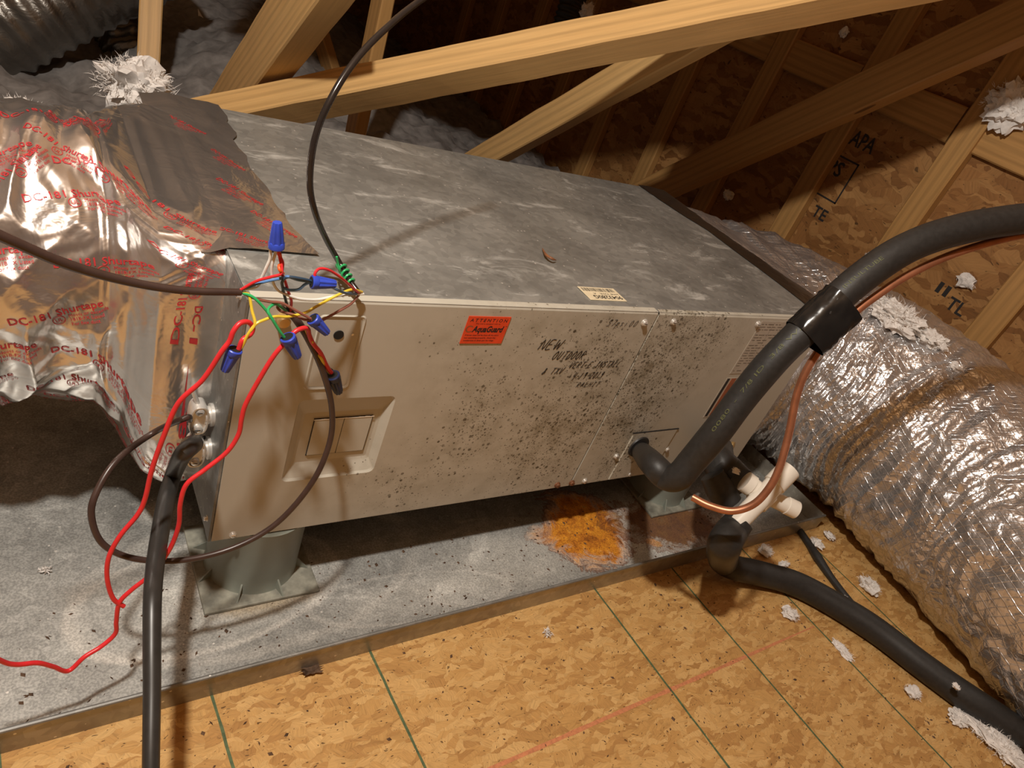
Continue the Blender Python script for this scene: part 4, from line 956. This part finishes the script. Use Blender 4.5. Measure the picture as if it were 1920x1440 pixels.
tube('foam_sleeve', [atd(1335, 890, 1.36), atd(1350, 918, 1.36), atd(1368, 945, 1.36)], [.024, .029, .026], M['foam'], fs, 22, 8, wob=.1)
dh = thing('drain_hose', 'thick black foam insulated drain line snaking across the deck', 'pipe', tuple(onz(1500, 1090, FLOOR)))
zf = FLOOR+.031
tube('foam_sleeve', [atd(1388, 976, 1.32), atd(1372, 996, 1.315), atd(1358, 1022, 1.30), onz(1356, 1050, -.085), onz(1376, 1064, -.100), onz(1420, 1074, -.112), onz(1490, 1094, zf), onz(1560, 1130, zf), onz(1640, 1180, zf), onz(1730, 1248, zf), onz(1810, 1306, zf), onz(1880, 1352, zf), onz(1960, 1405, zf)], [.026, .030, .032, .032, .029, .029, .029, .030, .030, .030, .031, .031, .031], M['foam'], dh, 26, 10, wob=.05)
bh = tag(tube('black_hose', [onz(1500, 995, FLOOR+.011), onz(1518, 1022, FLOOR+.010), onz(1533, 1045, FLOOR+.012), onz(1560, 1085, FLOOR+.009), onz(1600, 1135, FLOOR+.009), onz(1650, 1185, FLOOR+.009), onz(1700, 1225, FLOOR+.009)], [.0085, .0095, .012, .009, .0085, .0085, .0085], M['foam'], None, 14, 8), 'thin black hose lying between the foam drain line and the silver duct', 'hose')

# ------------------------------------------------------------------ insulation tufts
import bmesh
def tuft(c, sx, sy, sz, label, seed, strands=140, lump=True, group='loose insulation tufts', mt='fluff'):
    rs = random.Random(seed); mb = MB(); c = np.array(c, float)
    if lump:
        bm = bmesh.new(); bmesh.ops.create_icosphere(bm, subdivisions=4 if sx > .03 else 3, radius=1); bm.verts.ensure_lookup_table()
        vv = []
        for q in bm.verts:
            p = q.co; n1 = noise.noise(p*1.7+Vector((seed*3.1, 0, 0))); n2 = noise.noise(p*4.3+Vector((0, seed*1.7, 0))); n3 = noise.noise(p*10+Vector((0, 0, seed)))
            r = .74+.40*n1+.30*n2+.26*n3; vv.append(c+np.array([p.x*sx*r, p.y*sy*r, p.z*sz*r]))
        mb.add(vv, [tuple(x.index for x in fc.verts) for fc in bm.faces]); bm.free()
    S = (sx+sy+sz)/3
    for k in range(int(strands*(2.2 if lump else 1))):
        th = rs.uniform(0, 2*math.pi); ph = math.acos(rs.uniform(-.3 if lump else -.1, 1)); d = np.array([math.sin(ph)*math.cos(th), math.sin(ph)*math.sin(th), math.cos(ph)])
        p = c+d*np.array([sx, sy, sz])*(rs.uniform(.55, .95) if lump else rs.uniform(0, .5)); ln = S*rs.uniform(.10, .34)*(1 if lump else 2.2); w = max(.0004, S*(.011 if lump else .09))*rs.uniform(.5, 1.3)
        r1 = np.array([rs.gauss(0, 1) for _ in range(3)]); dirv = d+.7*r1; dirv /= np.linalg.norm(dirv); sd = np.cross(dirv, [rs.gauss(0, 1) for _ in range(3)]); sd /= np.linalg.norm(sd)
        q1 = p+dirv*ln*.5; q2 = q1+(dirv+.8*np.array([rs.gauss(0, .6) for _ in range(3)]))*ln*.4
        mb.add([p-sd*w, p+sd*w, q1+sd*w*.8, q1-sd*w*.8, q2], [(0, 1, 2, 3), (3, 2, 4)])
    o = obj('insulation_tuft', mb.v, mb.f, M[mt], None, True); return tag(o, label, 'insulation tuft', group)
tuft(atd(254, 166, 1.60), .088, .06, .075, 'large white fluff tuft below the upright post at top left', 1, 420)
tuft(on_duct(1672, 600, .012), .062, .085, .040, 'large white fluff clump lying on the silver duct near the foam pipe', 2, 380)
tuft(on_duct(1742, 640, .006), .04, .05, .026, 'smaller fluff clump behind the large one on the silver duct', 21, 160)
tuft(onz(1630, 1098, FLOOR+.015), .026, .034, .02, 'fluffy white tuft touching the silver duct on the deck', 3, 200)
tuft(onz(1582, 1126, FLOOR+.010), .022, .014, .010, 'fluff beside the thin black hose', 4, 110)
tuft(onz(1482, 1150, FLOOR+.008), .022, .024, .012, 'fluff just in front of the foam drain line near its bend', 5, 130)
tuft(onz(1580, 1218, FLOOR+.005), .016, .034, .007, 'thin streak of fluff on a green line below the drain line', 6, 110)
tuft(onz(1712, 1298, FLOOR+.008), .024, .020, .010, 'fluff below the drain line toward the bottom right', 7, 130)
tuft(onz(1872, 1392, FLOOR+.012), .045, .075, .018, 'long bank of fluff in the bottom right corner', 8, 300)
tuft(onz(1800, 1345, FLOOR+.008), .035, .022, .010, 'fluff under the drain line beside the corner bank', 9, 130)
tuft(onz(1793, 1287, FLOOR+.073), .009, .010, .006, 'tiny wisp stuck on top of the foam drain line', 10, 50)
tuft(onz(1027, 1186, FLOOR+.004), .017, .019, .007, 'star shaped white wisp alone on the bare deck', 11, 70, False)
tuft(onz(84, 1069, PAN+.005), .020, .011, .007, 'white wisp on the grey pan at far left', 12, 70, False)
tuft(onz(1436, 1032, FLOOR+.012), .024, .020, .014, 'fluff behind the bend of the foam drain line', 13, 140)
tuft(onz(1470, 1058, FLOOR+.007), .022, .010, .008, 'low fluff along the back of the drain line', 14, 90)
tuft(onz(1532, 1018, FLOOR+.010), .020, .022, .010, 'fluff right of the thin hose by the pan corner', 15, 110)
tuft(onz(1556, 1005, FLOOR+.010), .014, .02, .010, 'fluff between pan corner and silver duct', 16, 90)
tuft(onx(1636, 484, XW-.05), .02, .03, .026, 'small fluff caught on a stud just above the foam pipe', 17, 110)
tuft(onx(1812, 528, XW-.012), .012, .034, .026, 'small fluff stuck on the sheathing below the foam pipe', 18, 110)
tuft(onx(1892, 200, XW-.05), .04, .085, .075, 'dim fluff clump resting on the blocking at the right edge', 19, 260)
tuft(onx(1583, 60, XW-.02), .012, .020, .020, 'tiny white wisp on the dark sheathing between the long brace and dim web', 20, 50)
tuft(atd(1100, 22, 2.5), .03, .03, .04, 'fluff on the black corrugated tube at the top edge', 22, 130)
tuft(atd(1380, 883, 1.34), .010, .009, .006, 'tiny white wisp on the black foam wrap by the trap', 23, 60)
tuft(on_duct(1790, 690, .003), .018, .02, .012, 'tiny fluff speck on the crown of the silver duct', 24, 50)
tuft(onx(1365, 366, XW-.02), .018, .03, .025, 'dim tuft in the shadow behind the right end of the cabinet', 25, 80)
tuft(atd(40, 205, 1.25), .05, .03, .02, 'fluff along the top of the taped duct at the left edge', 26, 200)
tuft(atd(110, 222, 1.27), .04, .03, .014, 'thin fluff strip on the taped duct, next to the left edge', 27, 140)

# ------------------------------------------------------------------ small debris
sh = tube('insect_shell', [onz(1017, 466, H+.002), onz(1024, 478, H+.006), onz(1035, 485, H+.007), onz(1043, 488, H+.002)], [.0008, .0026, .0026, .0006], M['shell'], None, 8, 5); tag(sh, 'curled brown insect shell on the galvanised top', 'insect shell')
lv = []; f = []; p = onz(585, 1266, FLOOR); na, nr = 26, 4
for j in range(nr+1):
    for i in range(na):
        a = 2*math.pi*i/na; q = (.35+.9*abs(noise.noise(Vector((math.cos(a)*2.2, math.sin(a)*2.2, 3)))))*(1+.35*noise.noise(Vector((math.cos(a)*6, math.sin(a)*6, 1)))); rr = j/nr*q
        x = p[0]+rr*.034*math.cos(a); y = p[1]+.004+rr*.016*math.sin(a)
        lv.append((x, y, FLOOR+.002+.011*abs(noise.noise(Vector((x*70, y*90, 0))))+.004*(j/nr)))
for j in range(nr):
    for i in range(na): i2 = (i+1) % na; f.append((j*na+i, j*na+i2, (j+1)*na+i2, (j+1)*na+i))
tag(obj('dead_leaf', lv, f, M['debris'], None, False), 'crumpled brown dead leaf against the front of the pan', 'leaf')
def grit(name, n, x0, x1, y0, y1, z, label, seed, smin=.0008, smax=.0048):
    rs = random.Random(seed); mb = MB()
    for _ in range(n):
        x, y = rs.uniform(x0, x1), rs.uniform(y0, y1); s = rs.uniform(smin, smax)*rs.random()+smin; a = rs.uniform(0, 3.14); e = rs.uniform(.25, .8); c_, s_ = math.cos(a), math.sin(a)
        P = [(1, 0), (.2, e), (-1, .1), (-.1, -e)]; bt = [(x+s*(p*c_-q*s_), y+s*(p*s_+q*c_), z) for p, q in P]
        mb.add(bt+[(x, y, z+s*.6)], [(0, 1, 4), (1, 2, 4), (2, 3, 4), (3, 0, 4)])
    tag(mb.build(name, M['debris']), label, 'debris', kind='stuff')
grit('pan_grit', 520, -.24, 1.25, -.15, .05, PAN+.0002, 'dark grit scattered on the front of the drain pan', 5)
grit('deck_grit', 650, -.2, 1.5, -.75, -.165, FLOOR+.0002, 'dark wood flecks scattered on the deck', 6)
# stamped marks on the sheathing
mk = MB()
def wall_text(s, u, w_, h, width):
    p = onx(u, w_, XW-.0006); plane_text(mk, s, p, (0, -1, 0), (0, 0, 1), h, width, .02)
wall_text('TL', 1770, 575, .040, .06); wall_text('II', 1752, 545, .035, .04); wall_text('TE', 1520, 402, .04, .06); wall_text('PS', 1548, 320, .05, .06); wall_text('APA', 1590, 268, .05, .10)
for (u, w_, a, b) in ((1558, 330, .075, .075),):
    p = onx(u, w_, XW-.0006)
    for (y0, y1, z0, z1) in ((-a, a, b-.006, b), (-a, a, -b, -b+.006), (-a, -a+.006, -b, b), (a-.006, a, -b, b)):
        mk.add([(p[0], p[1]+y0, p[2]+z0), (p[0], p[1]+y1, p[2]+z0), (p[0], p[1]+y1, p[2]+z1), (p[0], p[1]+y0, p[2]+z1)], [(0, 1, 2, 3)])
mk.build('mill_stamp', M['black_ink'], wr)
